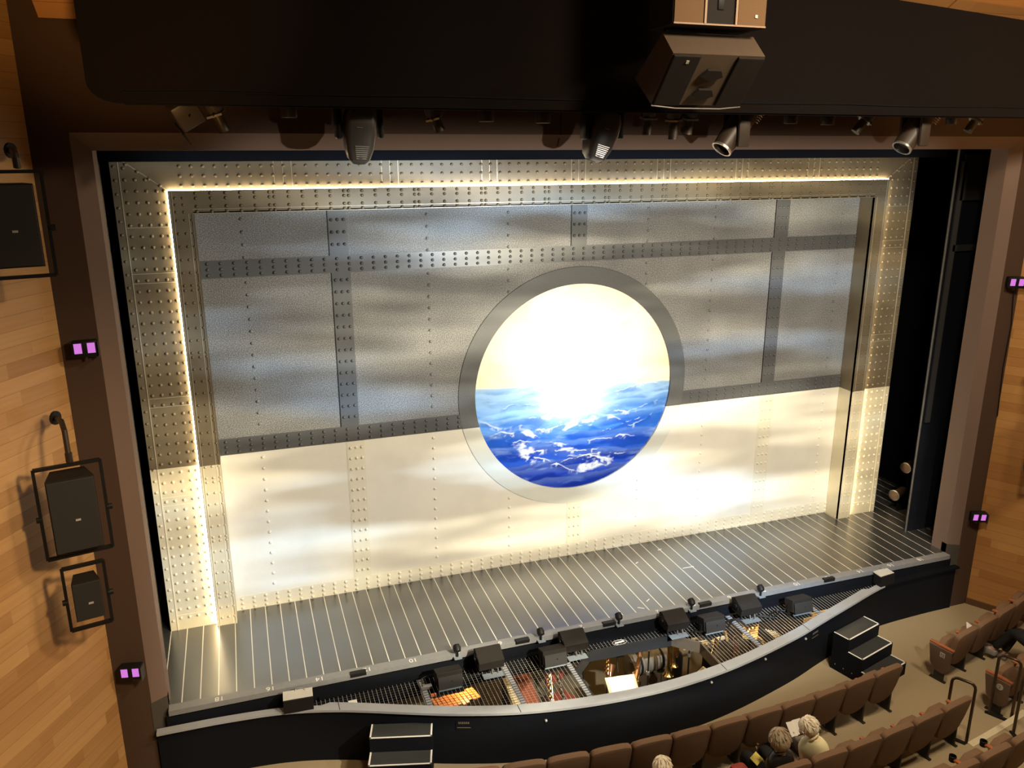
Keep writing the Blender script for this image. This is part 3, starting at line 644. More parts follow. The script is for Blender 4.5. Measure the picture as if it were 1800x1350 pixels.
# ------------------------------------------------------------------ lighting valance and lamps
val = thing('lighting_valance', 'broad black velour valance hung in front of the proscenium above the stage lamps', 'curtain', (0, -3.2, 0))
mb = MB(); poly = [(-5.88 + .25 - .25 * math.cos(a), 6.92 + .17 - .17 * math.sin(a)) for a in [PI / 2 * k / 6 for k in range(7)]]
poly += [(8.3, 6.905), (8.3, 7.80), (4.62, 8.03), (2.5, 8.17), (0.5, 8.45), (-1.5, 8.9), (-5.9, 8.9)]
mb.prism(poly, 'y', -0.03, 0.03); mb.build('face_cloth', M_velour, val)
mb = MB(); mb.tube([(-5.6, -.035, 7.01)] + [(-5.6 + .7 * k, -.036, 7.02 + .006 * math.sin(k * 1.9)) for k in range(1, 19)], 0.006, 6); mb.tube([(-5.6, 0, 6.915), (8.2, 0, 6.90)], 0.012, 6)
mb.build('hem_pipe', M_blkp, val)
pipe = thing('lighting_pipe', 'black pipe carrying the row of stage lamps behind the valance', 'pipe', (0, -2.85, 7.02))
mb = MB(); mb.tube([(-5.5, 0, 0), (8.0, 0, 0)], 0.024, 10); mb.build('pipe', M_blk, pipe)
for x in (-5.4, -2.5, 0.5, 3.5, 6.5): mb = MB(); mb.tube([(x, 0, 0), (x, 0, 0.9)], 0.008, 6); mb.build('hanger_wire', M_steel, pipe)
def can(x, z, label):
    t = thing('downlight_can', label, 'stage lamp', (x, -2.85, z), 0, None)
    mb = MB(); mb.lathe([(.075, -.07), (.08, -.06), (.08, .09), (.06, .12)], n=20); mb.build('can', M_lampdark, t, True)
    mb = MB(); mb.tube([(-.08, 0, .08), (-.05, 0, .14), (.05, 0, .14), (.08, 0, .08)], .008, 6); mb.tube([(0, 0, .12), (0, 0, 7.02 - z)], .014, 6); mb.build('yoke', M_blk, t)
    return t
CANS = [(-4.19, 6.90), (-2.19, 6.88), (-1.56, 6.87), (1.59, 6.89), (2.12, 6.88), (4.05, 6.90)]
CL = ['short dark downlight can, leftmost of the cans under the valance', 'short dark downlight can left of the pair near the middle of the valance', 'short dark downlight can beside the left middle moving head, over the wall joint', 'short dark downlight can just right of the first barrel moving head', 'short dark downlight can left of the silver-trimmed profile lamp', 'short dark downlight can at right beyond the second barrel moving head']
for (x, z), lb in zip(CANS, CL): can(x, z, lb)
def profile(x, z, d, label, L=0.36):
    t = thing('profile_spotlight', label, 'stage lamp', (x, -2.85, z), 0, None); R = aim(d)
    mb = MB(); mb.lathe([(.05, -L * .55), (.075, -L * .5), (.08, -L * .12), (.062, -L * .05)], R=R, n=18); mb.build('lamp_house', M_lampdark, t, True)
    mb = MB(); mb.lathe([(.052, -L * .05), (.052, L * .42), (.058, L * .45), (.046, L * .45)], R=R, n=18); mb.build('lens_tube', M_lampdark, t, True)
    mb = MB(); mb.box(R @ Vector((0, 0, -.01)), (.15, .15, .02), R); mb.box(R @ Vector((.085, 0, -.01)), (.03, .02, .014), R); mb.box(R @ Vector((-.085, 0, -.01)), (.03, .02, .014), R); mb.build('shutter_ring', M_steel, t)
    mb = MB(); mb.tube([R @ Vector((.09, 0, -.03)), (.07, 0, .12), (-.07, 0, .12), R @ Vector((-.09, 0, -.03))], .008, 6); mb.tube([(0, 0, .12), (0, 0, max(.15, 7.02 - z))], .014, 6); mb.build('yoke', M_blk, t)
profile(-4.85, 6.85, (.35, .25, -.9), 'dim profile spotlight beside the square wash lamp at the left end')
profile(-2.74, 6.84, (.4, .2, -.9), 'small profile spotlight hanging alone between the barrel lamp and the cans', .30)
profile(-0.30, 6.85, (.0, .15, -1), 'profile spotlight hanging straight down right of the middle moving head')
profile(0.02, 6.83, (.05, .1, -1), 'larger profile spotlight hanging straight down, left of a close pair', .42)
profile(0.22, 6.85, (.0, .2, -1), 'smaller profile spotlight hanging straight down, right of a close pair', .34)
profile(2.66, 6.86, (-.55, .2, -.8), 'black profile spotlight tilted left between the two barrel moving heads')
profile(4.42, 6.87, (-.45, .2, -.85), 'dim profile spotlight at the far right end of the lamp row', .32)
t = thing('wash_lamp', 'square wash lamp with tilted black front, first at the left end of the lamp row', 'stage lamp', (-5.13, -2.85, 6.88)); R = aim((.4, .5, -.75))
mb = MB(); mb.bbox((0, 0, 0), (.24, .24, .26), .02, R); mb.build('lamp_house', M_lampdark, t, True)
mb = MB(); mb.box(R @ Vector((-.14, 0, .03)), (.02, .24, .26), R); mb.box(R @ Vector((0, .13, .18)), (.26, .012, .12), R); mb.build('barn_door', M_blk, t)
mb = MB(); mb.tube([(0, 0, .1), (0, 0, .16)], .014, 6); mb.tube([R @ Vector((.13, 0, 0)), (.1, 0, .14), (-.1, 0, .14), R @ Vector((-.13, 0, 0))], .009, 6); mb.build('yoke', M_blk, t)
def moving_head(x, z, tilt, label):
    """grey moving-head lamp hanging in a two-armed yoke, head pointing down"""
    t = thing('moving_head_lamp', label, 'stage lamp', (x, -2.85, z))
    mb = MB(); mb.bbox((0, 0, .30), (.34, .26, .12), .03); mb.tube([(-.1, 0, .33), (-.1, 0, 7.05 - z)], .018, 6); mb.tube([(.1, 0, .33), (.1, 0, 7.05 - z)], .018, 6); mb.build('base', M_blk, t, True)
    mb = MB(); mb.bbox((-.205, 0, .10), (.07, .17, .42), .03); mb.build('yoke_arm', M_blk, t, True); mb = MB(); mb.bbox((.215, .02, .10), (.045, .15, .40), .018); mb.build('yoke_arm', M_blk, t, True)
    R = RY(tilt) @ RX(math.radians(8)); hd = MB()
    prof = [(.105, .145, .20), (.150, .165, .12), (.160, .165, -.02), (.138, .152, -.20), (.105, .135, -.30), (.06, .08, -.345)]
    vs = []; fs = []; n = 20
    for (a, b, h) in prof:
        for k in range(n):
            c, s = math.cos(2 * PI * k / n), math.sin(2 * PI * k / n); e = 0.40
            vs.append(R @ Vector((a * math.copysign(abs(c) ** e, c), b * math.copysign(abs(s) ** e, s), h)))
    for i in range(len(prof) - 1):
        for k in range(n): fs.append((i * n + k, i * n + (k + 1) % n, (i + 1) * n + (k + 1) % n, (i + 1) * n + k))
    fs.append(tuple(range(n))[::-1]); fs.append(tuple((len(prof) - 1) * n + k for k in range(n)))
    hd.add(vs, fs); hd.build('head', M_lampgrey, t, True)
    mb = MB()
    for k in range(7): mb.box(R @ Vector((.01, -.156 + .0042 * k, -.16 - .020 * k)), (.14 - .007 * k, .014, .009), R)
    mb.box(R @ Vector((-.02, -.167, .02)), (.06, .004, .008), R); mb.build('vent', M_steel, t)
    mb = MB(); mb.lathe([(.0, -.352), (.055, -.350), (.058, -.33)], R=R, n=18, cap=False); mb.build('lens', M_lens, t, True)
moving_head(-3.52, 6.74, math.radians(3), 'grey moving head lamp hanging straight down, left one of two')
moving_head(-0.86, 6.74, math.radians(16), 'grey moving head lamp tilted slightly, right one of two near the middle')
def barrel_head(x, z, label):
    t = thing('barrel_moving_head', label, 'stage lamp', (x, -2.85, z)); d = Vector((-.62, -.05, -.78)).normalized(); R = aim(d)
    mb = MB(); mb.lathe([(.10, -.36), (.135, -.33), (.14, -.05), (.125, .20), (.12, .28), (.10, .28), (.095, .24)], R=R, n=22, cap=True); mb.build('head', M_lampdark, t, True)
    mb = MB()
    for k in range(6):
        for j in range(3): mb.box(R @ Vector((.10 * math.cos(2.4 + j * .8), .145 * math.sin(-1.57) + .02 * abs(j - 1), -.32 + k * .03)), (.035, .01, .010), R)
    mb.build('cooling_fin', mat('copper_brown_fin', (0.35, 0.20, 0.11), 0.4, 0.5), t)
    mb = MB(); mb.lathe([(.122, .275), (.124, .30), (.105, .30)], R=R, n=22, cap=False); mb.build('lens_rim', M_steel, t, True)
    mb = MB(); mb.bbox((.0, -.165, .04), (.15, .05, .50), .02); mb.bbox((.0, .165, .04), (.15, .05, .50), .02); mb.bbox((0, 0, .26), (.30, .38, .09), .02); mb.tube([(0, 0, .28), (0, 0, 7.05 - z)], .02, 6); mb.build('yoke', M_lampdark, t, True)
barrel_head(0.84, 6.76, 'dark barrel moving head aimed down left, beside the hanging speaker')
barrel_head(3.46, 6.77, 'dark barrel moving head aimed down left, farther right near the end of the row')

# hanging loudspeaker cluster
t = thing('hanging_loudspeaker', 'lower hanging loudspeaker tilted down, with a horn and folded grille', 'loudspeaker', (-0.345, -4.1, 7.15))
mb = MB(); hw = .495
prof = [(-.20, .22), (.19, -.205), (.55, .06), (.02, .42)]
mb.prism(prof, 'x', -hw, hw); mb.build('cabinet', M_spkbrown, t)
ax = Vector((0, .39, -.425)).normalized(); nr = Vector((0, -.425, -.39)).normalized()
Rf = Matrix((Vector((1, 0, 0)), ax, -nr)).transposed()
mid = Vector((0, -.005, .0075))
for s in (-1, 1): mb = MB(); mb.bbox(mid + Vector((s * .345, 0, 0)) + nr * .012, (.29, .56, .03), .01, Rf); mb.build('grille', M_spk, t)
mb = MB()
for dv in (-.07, .15):
    mb.prism([(-.12, 0), (0, -.05), (.12, 0), (.07, .07), (-.07, .07)], 'z', 0, .03)
    for i in range(len(mb.v) - 10, len(mb.v)):
        p = Vector(mb.v[i]); mb.v[i] = tuple(mid + Rf @ Vector((p.x, dv - p.y, -.01 - p.z)))
mb.build('horn', M_spk, t)
mb = MB(); c = mid + ax * .285 + nr * .02
mb.tube([c + Vector((-.5, 0, 0)), c + Vector((-.25, 0, 0)) + nr * .035, c + Vector((.25, 0, 0)) + nr * .035, c + Vector((.5, 0, 0))], .006, 6); mb.build('edge_rim', M_steel, t)
mb = MB(); mb.box(mid + Vector((-.33, 0, 0)) + ax * -.22 + nr * .03, (.03, .03, .01), Rf); mb.build('badge', M_badge, t)
t = thing('hanging_loudspeaker', 'upper hanging loudspeaker with three brown fronts divided by pale bars', 'loudspeaker', (-0.345, -4.25, 7.62))
mb = MB(); mb.bbox((0, .22, .45), (1.0, .46, .9), .012); mb.build('cabinet', M_spk, t)
for s in (-1, 1): mb = MB(); mb.box((s * .335, -.015, .45), (.30, .012, .86)); mb.build('grille', mat('brown_grille_cloth', (0.16, 0.085, 0.032), 0.8, var=.15, scale=120), t)
mb = MB(); mb.box((-.165, -.02, .45), (.022, .018, .87)); mb.box((.165, -.02, .45), (.022, .018, .87)); mb.box((0, -.018, .012), (.98, .014, .014)); mb.build('divider_bar', mat('tan_painted_bar', (0.36, 0.22, 0.13), 0.5), t)
mb = MB(); mb.lathe([(.11, 0), (.08, .02), (.03, .05)], (0, -.012, .42), RX(PI / 2) @ RX(PI), 20); mb.bbox((0, -.012, .22), (.07, .02, .16), .008); mb.build('horn', M_blk, t, True)
mb = MB(); mb.box((.38, -.025, .10), (.028, .008, .028)); mb.build('badge', M_badge, t)
mb = MB(); mb.tube([(-.4, .2, .9), (-.4, .2, 1.7)], .01, 6); mb.tube([(.4, .2, .9), (.4, .2, 1.7)], .01, 6); mb.tube([(-.4, .3, -.02), (-.4, .3, .05)], .012, 6); mb.build('rigging', M_blk, t)

# wall loudspeakers in yokes
A13 = math.radians(13)
def wall_speaker(name, label, loc, w, h, d, yoke, rz, pipe_to=None, top_bar=True, tilt=0.0):
    t = thing(name, label, 'loudspeaker', loc, rz)
    R = RX(tilt); mb = MB()
    # cabinet narrows towards the back
    vs = []
    for (y, sx) in ((-d / 2, 1.0), (d / 2, .72)):
        for (x, z) in ((-1, -1), (1, -1), (1, 1), (-1, 1)): vs.append(R @ Vector((x * w / 2 * sx, y, z * h / 2)))
    mb.add(vs, [(0, 1, 2, 3), (7, 6, 5, 4), (0, 4, 5, 1), (1, 5, 6, 2), (2, 6, 7, 3), (3, 7, 4, 0)]); mb.build('cabinet', M_spk, t)
    mb = MB(); mb.bbox(R @ Vector((0, -d / 2 - .008, 0)), (w * .97, .02, h * .97), .006, R); mb.build('grille', M_grille, t)
    mb = MB(); mb.box(R @ Vector((0.02, -d / 2 - .02, -.06 * h)), (.045, .006, .02), R); mb.build('badge', M_badge, t)
    yw, yh = yoke; mb = MB(); r = .016
    for s in (-1, 1): mb.box((s * yw / 2, 0, 0), (.03, .045, yh))
    mb.box((0, 0, yh / 2), (yw, .045, .03)); mb.box((0, 0, -yh / 2), (yw, .045, .03)); mb.build('yoke', M_blk, t)
    for s in (-1, 1): mb = MB(); mb.lathe([(.03, 0), (.03, .05)], (s * (yw / 2 + .02) - .02, 0, -.05 * h), RY(PI / 2), 10); mb.build('clamp_knob', M_blk, t)
    if pipe_to:
        mb = MB(); mb.tube(pipe_to, .026, 10); mb.tube([pipe_to[-1], tuple(Vector(pipe_to[-1]) + Vector((0, 0, .09)))], .034, 10); mb.build('arm_pipe', mat('dark_bronze_pipe', (.05, .035, .025), .4, .4), t, True)
        p = Vector(pipe_to[0]); mb = MB(); mb.lathe([(.07, -.012), (.07, .012)], p, RZ(-rz) @ aim((.866, -.5, 0)) if loc[0] < 0 else RZ(-rz) @ aim((-.866, -.5, 0)), 14); mb.build('wall_flange', M_blk, t)
    return t
wall_speaker('wall_loudspeaker', 'large black loudspeaker in a square frame, lower on the left wood wall', (-6.54, -3.0, 3.12), .42, .76, .30, (.58, .94), A13, [(-.02, .42, .84), (.02, .20, .86), (.03, .06, .80), (.03, 0, .50)])
wall_speaker('wall_loudspeaker', 'small black loudspeaker hanging in a narrow frame below the large left one', (-6.545, -3.0, 2.17), .26, .42, .22, (.375, .69), A13)
wall_speaker('wall_loudspeaker', 'large black loudspeaker in a frame high on the left wood wall', (-6.66, -3.03, 5.89), .42, .72, .30, (.58, .92), A13, [(.10, .55, .64), (.12, .20, .64), (.12, .04, .60), (.12, 0, .49)])
wall_speaker('wall_loudspeaker', 'black loudspeaker frame at the right edge on the right wood wall', (6.55, -3.0, 2.42), .34, .9, .28, (.50, 1.22), -A13, [(.02, .42, .84), (-.02, .20, .86), (-.03, .06, .80), (-.03, 0, .62)])
# violet LED floods on the proscenium
def led_flood(x, z, rz, label, rx=0.0):
    t = thing('led_floodlight', label, 'stage lamp', (x, YP - .09, z), rot=(rx, 0, rz))
    mb = MB(); mb.bbox((0, 0, 0), (.24, .11, .17), .012); mb.build('housing', M_blk, t, True)
    for s in (-1, 1):
        mb = MB(); mb.box((s * .062, -.057, .012), (.072, .006, .105)); mb.build('light_panel', M_purple, t)
    mb = MB(); mb.box((.128, -.02, -.01), (.010, .12, .17)); mb.build('side_flap', M_lampgrey, t); mb = MB(); mb.tube([(0, 0, -.08), (0, .02, -.13)], .012, 6); mb.build('cable_gland', M_lampgrey, t); mb = MB(); mb.tube([(0, .04, 0), (0, .09, 0)], .02, 6); mb.build('bracket', M_lampgrey, t)
led_flood(-6.365, 4.56, math.radians(5), 'violet twin LED floodlight high on the left proscenium face')
led_flood(-6.385, 0.70, math.radians(-12), 'violet twin LED floodlight low on the left proscenium face')
led_flood(6.40, 4.58, math.radians(-22), 'violet twin LED floodlight high on the right proscenium face', .1)
led_flood(6.44, 0.69, math.radians(-22), 'violet twin LED floodlight low on the right proscenium face', .1)
mb = MB(); mb.tube([(6.48, YP - .02, 4.45), (6.55, YP - .02, 3.9), (6.53, YP - .02, 3.2), (6.58, YP - .02, 2.4)], .008, 6); tag(mb.build('power_cable', M_blk), 'black cable running down from the upper right violet floodlight', 'cable')
# lamps peeking out of the right wing
def wing_lamp(loc, d, label):
    t = thing('wing_spotlight', label, 'stage lamp', loc); R = aim(d)
    mb = MB(); mb.lathe([(.07, -.22), (.085, -.18), (.085, .05), (.10, .08), (.10, .12), (.085, .12)], R=R, n=18); mb.build('lamp_house', mat('brass_brown_lamp', (.20, .13, .08), .4, .5), t, True)
    mb = MB(); mb.lathe([(.10, .118), (.106, .125), (.09, .13)], R=R, n=18, cap=False); mb.build('rim', M_steel, t, True)
    mb = MB(); mb.tube([(0, 0, -.08), (.05, 0, .02 - loc[2])], .014, 6); mb.box((.05, 0, .015 - loc[2]), (.25, .2, .03)); mb.build('stand', M_blk, t)
wing_lamp((6.62, -.30, .30), (-.95, -.3, -.05), 'small brass coloured spotlight on the stage floor peeking from behind the right flat')
wing_lamp((6.86, -.25, .80), (-.95, -.3, -.05), 'round lamp rim just showing above the floor spotlight in the right wing')
t = thing('floor_prop', 'pale crumpled cloth bundle showing behind the right proscenium edge', 'prop', (7.02, -.95, 2.78)); mb = MB()
for k in range(9): mb.lathe([(.0, -.04), (.04, -.02), (.045, .02), (.0, .05)], (random.uniform(-.12, .12), random.uniform(-.03, .03), random.uniform(-.05, .05)), RX(random.uniform(0, 3)), 8)
mb.build('bundle', mat('tan_cloth', (.50, .36, .22), .8), t, True); mb = MB(); mb.box((.12, .05, -.06), (.45, .20, .03)); mb.tube([(.12, .05, -.07), (.12, .05, -2.78)], .015, 6); mb.build('shelf_stand', M_blk, t)

# ------------------------------------------------------------------ stage edge gear
def monitor(x, y, z, label, low=False):
    t = thing('monitor_speaker', label, 'monitor speaker', (x, y, z), 0, 'foldback speakers along the stage edge' if not low else 'foldback speakers on the pit net')
    if not low:
        mb = MB(); mb.prism([(-.12, -.10), (-.14, .02), (.06, .125), (.13, .09), (.13, -.10)], 'x', -.175, .175); mb.build('cabinet', M_spk, t)
        mb = MB(); mb.box((-.18, .0, .02), (.014, .10, .10)); mb.lathe([(.03, 0), (.03, .02)], (-.205, 0, .02), RY(PI / 2), 10); mb.build('handle', M_blk, t)
        mb = MB(); mb.box((.02, -.12, -.20), (.28, .11, .008)); mb.build('shelf_plate', M_shelf, t)
        for bx_ in (.02, .10): mb = MB(); mb.tube([(bx_, -.1, -.2), (bx_, -.06, -.09)], .011, 6); mb.build('bracket', M_steel, t)
    else:
        mb = MB(); mb.bbox((0, 0, .02), (.345, .20, .19), .008, RX(math.radians(-14))); mb.build('cabinet', M_spk, t)
        mb = MB(); mb.box((0, -.128, .02), (.32, .008, .165), RX(math.radians(-14))); mb.lathe([(.008, 0), (.008, .012)], (0.02, -.13, .03), RX(PI / 2), 8); mb.build('grille', M_grille, t)
        mb = MB(); mb.box((-.18, -.02, -.07), (.012, .05, .17)); mb.box((.18, -.02, -.07), (.012, .05, .17)); mb.box((0, -.06, -.155), (.36, .14, .012)); mb.build('yoke', M_blk, t)
        mb = MB(); mb.box((0, -.10, -.10), (.30, .02, .03), RX(-.4)); mb.build('shelf_plate', M_shelf, t)
for x, lb in ((-2.07, 'leftmost black wedge monitor at the stage edge'), (-.85, 'black wedge monitor at the stage edge, second from the left, left of the pit opening'), (.735, 'black wedge monitor at the stage edge above the right part of the pit opening'), (1.96, 'rightmost black wedge monitor at the stage edge')):
    monitor(x, -2.30, -.01, lb)
for x, lb in ((-2.665, 'boxy black monitor on the net above the orange instrument, left end'), (-1.20, 'boxy black monitor on the net just left of the pit opening'), (1.28, 'boxy black monitor on the net just right of the pit opening'), (2.80, 'boxy black monitor on the net at the right end of the pit')):
    monitor(x, -2.42, -.10, lb, True)
for k, x in enumerate((-2.457, -1.255, -.055, 1.135, 2.337)):
    t = thing('mini_footlight', ('leftmost', 'second from left', 'middle', 'second from right', 'rightmost')[k] + ' of five little black lamps clamped along the stage edge', 'footlight', (x, -2.115, 0), 0, 'little lamps clamped along the stage edge')
    mb = MB(); mb.box((0, -.01, -.035), (.105, .10, .012)); mb.box((0, .035, -.02), (.06, .012, .04)); mb.build('clamp_plate', M_shelf, t)
    mb = MB(); mb.tube([(0, 0, -.03), (0, 0, .05)], .016, 8); mb.lathe([(.02, -.05), (.045, -.04), (.055, .0), (.045, .05), (.025, .06)], (0, .01, .085), RX(-.9), 14); mb.build('lamp_head', M_blk, t, True)
for k, (x, nm) in enumerate(((-3.78, 'left of the painted 12'), (-1.52, 'between the first two wedge monitors'), (-.20, 'right of the middle footlight'), (1.38, 'left of the painted 6'), (3.62, 'right of the painted 12'))):
    mb = MB(); mb.bbox((x, -2.085, -.005), (.20, .07, .055), .006); tag(mb.build('cable_box', M_blk), 'flat black cable box on the stage edge ' + nm, 'cable box', 'flat cable boxes on the stage edge')
for (x, y, rz, L_) in ((.62, -1.72, .6, .09), (.42, -1.88, -.6, .10), (1.58, -.33, .3, .08), (1.72, -1.03, -.02, .20), (1.0, -.62, .5, .07)):
    mb = MB(); mb.box((0, 0, .0012), (L_, .016, .0022), RZ(rz)); o = mb.build('spike_tape', M_white, None, loc=(x, y, 0))
    tag(o, {(.62): 'short white tape mark near the blue reflection, right one', (.42): 'short white tape mark near the blue reflection, left one', (1.58): 'short white tape mark close under the backdrop', (1.72): 'long white tape mark across two stage boards', (1.0): 'small white tape mark in mid stage left of the long one'}[x], 'tape mark')
for x, s_, lb in ((-4.56, .36, 'black box with a pale top standing on the left end of the pit rail'), (4.62, .30, 'black box with a pale slanted top on the right end of the pit rail')):
    t = thing('rail_box', lb, 'equipment box', (x, rail_y(x) + .07, -.2), -.05 if x < 0 else .12)
    mb = MB(); mb.bbox((0, 0, .09), (s_, .16, .18), .006); mb.build('case', M_blk, t)
    mb = MB(); mb.box((0, 0.02, .185), (s_, .16, .010), RX(.1)); mb.build('top_plate', M_badge if False else mat('pale_plate', (.55, .53, .47), .5), t)
    mb = MB(); mb.tube([(-.04, .08, .19), (-.02, .1, .215), (.06, .1, .21), (.09, .07, .19)], .006, 6); mb.build('handle', M_steel, t)

# ------------------------------------------------------------------ orchestra pit
mb = MB(); mb.box((0, -.7, -2.65), (12.6, 5.6, .1)); struct(mb.build('floor_pit', M_pitfloor))
mb = MB(); mb.box((0, 2.1, -1.4), (13, .05, 2.6)); struct(mb.build('wall_pit_back', M_pitwall))
for s in (-1, 1):
    mb = MB(); mb.box((s * 6.27, .05, -1.4), (.05, 4.1, 2.6)); struct(mb.build('wall_pit_left' if s < 0 else 'wall_pit_right', M_pitwall))
# net of galvanised wires, with an octagonal opening framed by dark boards
FR = [(-.93, -2.62), (-.60, -2.305), (.69, -2.337), (.99, -2.635), (.97, -3.20)]
def frame_y(x):
    for a, b in zip(FR[:4], FR[1:4]):
        if a[0] <= x <= b[0]: return a[1] + (b[1] - a[1]) * (x - a[0]) / (b[0] - a[0])
    return None
net = thing('pit_net', 'safety net of pale wires stretched over the orchestra pit, with an opening', 'net', (0, 0, -.25))
mw = MB(); x = -4.5
while x < 4.55:
    yi = rail_y(x) + .13; fy = frame_y(x); y0 = yi
    if fy is not None: y0 = fy
    if y0 < -2.16: mw.tube([(x, y0, 0), (x, -2.13, 0)], .0026, 5, cap=False)
    x += .0545
mw.build('wire', M_wire, net)['kind'] = 'stuff'
mc = MB(); y = -2.18
while y > -3.35:
    xs = [xx for xx, yy in RAIL if yy + .13 < y]
    if xs:
        xa, xb = min(xs), max(xs); segs = [(xa, xb)]
        if y < -2.32:
            la = -.93 if y < -2.62 else -.6 - (.33) * (-2.305 - y) / .315; lb_ = .98 if y < -2.635 else .69 + .3 * (-2.337 - y) / .298
            segs = [(xa, la), (lb_, xb)]
        for a, b in segs:
            if b - a > .03: mc.tube([(a, y, -.004), (b, y, -.004)], .003, 4, cap=False)
    y -= .048
mc.build('cross_cord', M_wiredk, net)['kind'] = 'stuff'
for x in (-2.98, -1.84, -.985, 1.75, 3.11):
    y0 = rail_y(x) + .13; mb = MB(); mb.box((x, (y0 - 2.14) / 2, .004), (.075, abs(y0 + 2.14), .005)); k = y0 + .03
    while k < -2.16: mb.box((x, k, .008), (.062, .018, .004), mi=1); k += .05
    mb.build('webbing', [M_tape, mat('pale_webbing', (.34, .35, .37), .8)], net)
opening = thing('pit_opening_frame', 'dark board frame round the opening in the pit net', 'frame', (0, 0, -.25))
for a, b in zip(FR, FR[1:]):
    d = Vector((b[0] - a[0], b[1] - a[1], 0)); mb = MB(); mb.box(Vector(((a[0] + b[0]) / 2, (a[1] + b[1]) / 2, -.07)), (d.length + .02, .025, .17), RZ(math.atan2(d.y, d.x)))
    mb.build('board', M_boardbrown if a[0] > .5 else mat('dark_frame_board', (.02, .020, .021), .6), opening)
mb = MB(); mb.box((-.945, -2.95, -.03), (.02, .64, .09)); mb.build('board', mat('dark_frame_board', (.02, .020, .021), .6), opening)
# pit lamps (small warm lights under the net)
for (p, e) in (((2.1, -2.3, -.6), 10), ((-2.2, -1.6, -.75), 17), ((-.75, -.6, -.7), 15), ((.75, -1.6, -1.15), 8), ((1.6, -.4, -.8), 22), ((2.9, -1.3, -.7), 30), ((4.6, -1.2, -.8), 14)):
    lamp('pit_lamp', 'POINT', p, e, (1.0, .68, .30), None, .05)
ZP = -2.6
def stand_pole(x, y, top, label, boom=None):
    t = thing('microphone_stand', label, 'stand', (x, y, ZP)); mb = MB(); mb.tube([(0, 0, .02), (0, 0, top - ZP)], .014, 8); mb.build('pole', M_blk, t)
    mb = MB()
    for k in range(3): a = k * 2.09 + .4; mb.tube([(0, 0, .12), (.28 * math.cos(a), .28 * math.sin(a), .012)], .01, 6)
    mb.build('tripod', M_blk, t)
    mb = MB(); mb.lathe([(.024, -.03), (.03, .0), (.024, .03)], (0, 0, (top - ZP) * .7), None, 10); mb.lathe([(.018, 0), (.026, .05), (.026, .12), (.01, .14)], (0, 0, top - ZP), None, 10); mb.build('clutch', M_steel, t, True)
stand_pole(.92, -1.30, -1.2, 'dark stand in the pit opening left of the long woodwind')
stand_pole(1.10, -.62, -1.0, 'thin microphone stand with tripod foot in the middle of the pit opening')
stand_pole(1.72, -1.22, -1.05, 'tall dark stand beside the two brass bells')
def horn(p, d, label, name='trumpet', big=1.0, m=M_brass):
    t = thing(name, label, 'instrument', p); R = aim(d); mb = MB(); b = big
    mb.lathe([(.075 * b, -.16 * b), (.062 * b, -.145 * b), (.036 * b, -.09 * b), (.02 * b, .0), (.014 * b, .12 * b), (.010 * b, .3 * b)], R=R, n=22, cap=False); mb.build('bell', m, t, True)
    mb = MB()
    for k in (-1, 0, 1): mb.tube([R @ Vector((.035 * b, k * .026 * b, .02 * b)), R @ Vector((.035 * b, k * .026 * b, .16 * b))], .011 * b, 8)
    mb.tube([R @ Vector((0, 0, .3 * b)), R @ Vector((.05 * b, 0, .33 * b)), R @ Vector((.085 * b, 0, .28 * b)), R @ Vector((.085 * b, 0, .02 * b)), R @ Vector((.05 * b, 0, -.02 * b)), R @ Vector((.03 * b, 0, .03 * b))], .008 * b, 8); mb.build('valve', m, t, True)
    mb = MB(); mb.tube([(0, 0, -.15 * b), (0, 0, ZP - p[2])], .008, 6); mb.tube([(-.1, -.1, ZP - p[2] + .01), (.1, .1, ZP - p[2] + .01)], .008, 6); mb.tube([(-.1, .1, ZP - p[2] + .01), (.1, -.1, ZP - p[2] + .01)], .008, 6); mb.build('peg_stand', M_blk, t)
horn((1.45, -1.03, -1.75), (0, .1, 1), 'brass trumpet standing bell down in the pit opening, nearer one', big=1.25)
horn((1.62, -.93, -1.72), (0, .1, 1), 'brass trumpet standing bell down beside the first, farther one', big=1.0)
def reed(p, q, label, name, r0=.02, r1=.035, m=M_copper, bell=True):
    t = thing(name, label, 'instrument', p); p = Vector(p); q = Vector(q) - p; mb = MB(); mb.tube([(0, 0, 0), q * .5, q], [r1, (r0 + r1) / 2, r0], 12)
    d = q.normalized(); u = d.orthogonal().normalized(); w_ = d.cross(u)
    if bell: mb.tube([q * .02, -d * .06 + u * .03, -d * .06 + u * .10, u * .13 + d * .04, u * .15 + d * .15], [r1, r1 * 1.1, r1 * 1.3, r1 * 1.7, r1 * 2.6], 14)
    mb.tube([q, q + d * .05 + u * .05, q + d * .04 + u * .12], [r0, r0 * .8, r0 * .5], 8); mb.build('body', m, t, True)
    mb = MB(); n = 14
    for k in range(n):
        c = q * ((k + .7) / (n + .7)); s_ = (-u if k % 2 else w_) * (r1 * 1.15); mb.lathe([(.0, 0), (.026, .004), (.026, .012), (.0, .016)], c + s_, aim(s_), 10)
    mb.tube([q * .08 - w_ * r1 * 1.3, q * .9 - w_ * r1 * 1.3], .006, 6); mb.build('key', M_brass, t, True)
    mb = MB(); zf = ZP - p.z; mb.tube([(0, 0, 0), (0, .03, zf + .02)], .010, 6)
    for k in range(3): a = k * 2.09; mb.tube([(0, .03, zf + .08), (.18 * math.cos(a), .03 + .18 * math.sin(a), zf + .01)], .009, 6)
    mb.build('floor_stand', M_blk, t)
reed((.78, -1.12, -1.98), (1.32, -.42, -1.18), 'long keyed woodwind leaning up across the pit opening', 'bassoon', bell=False)
reed((.50, -.70, -1.95), (.62, -.45, -1.55), 'copper coloured saxophone on its stand at the left of the pit opening', 'saxophone')
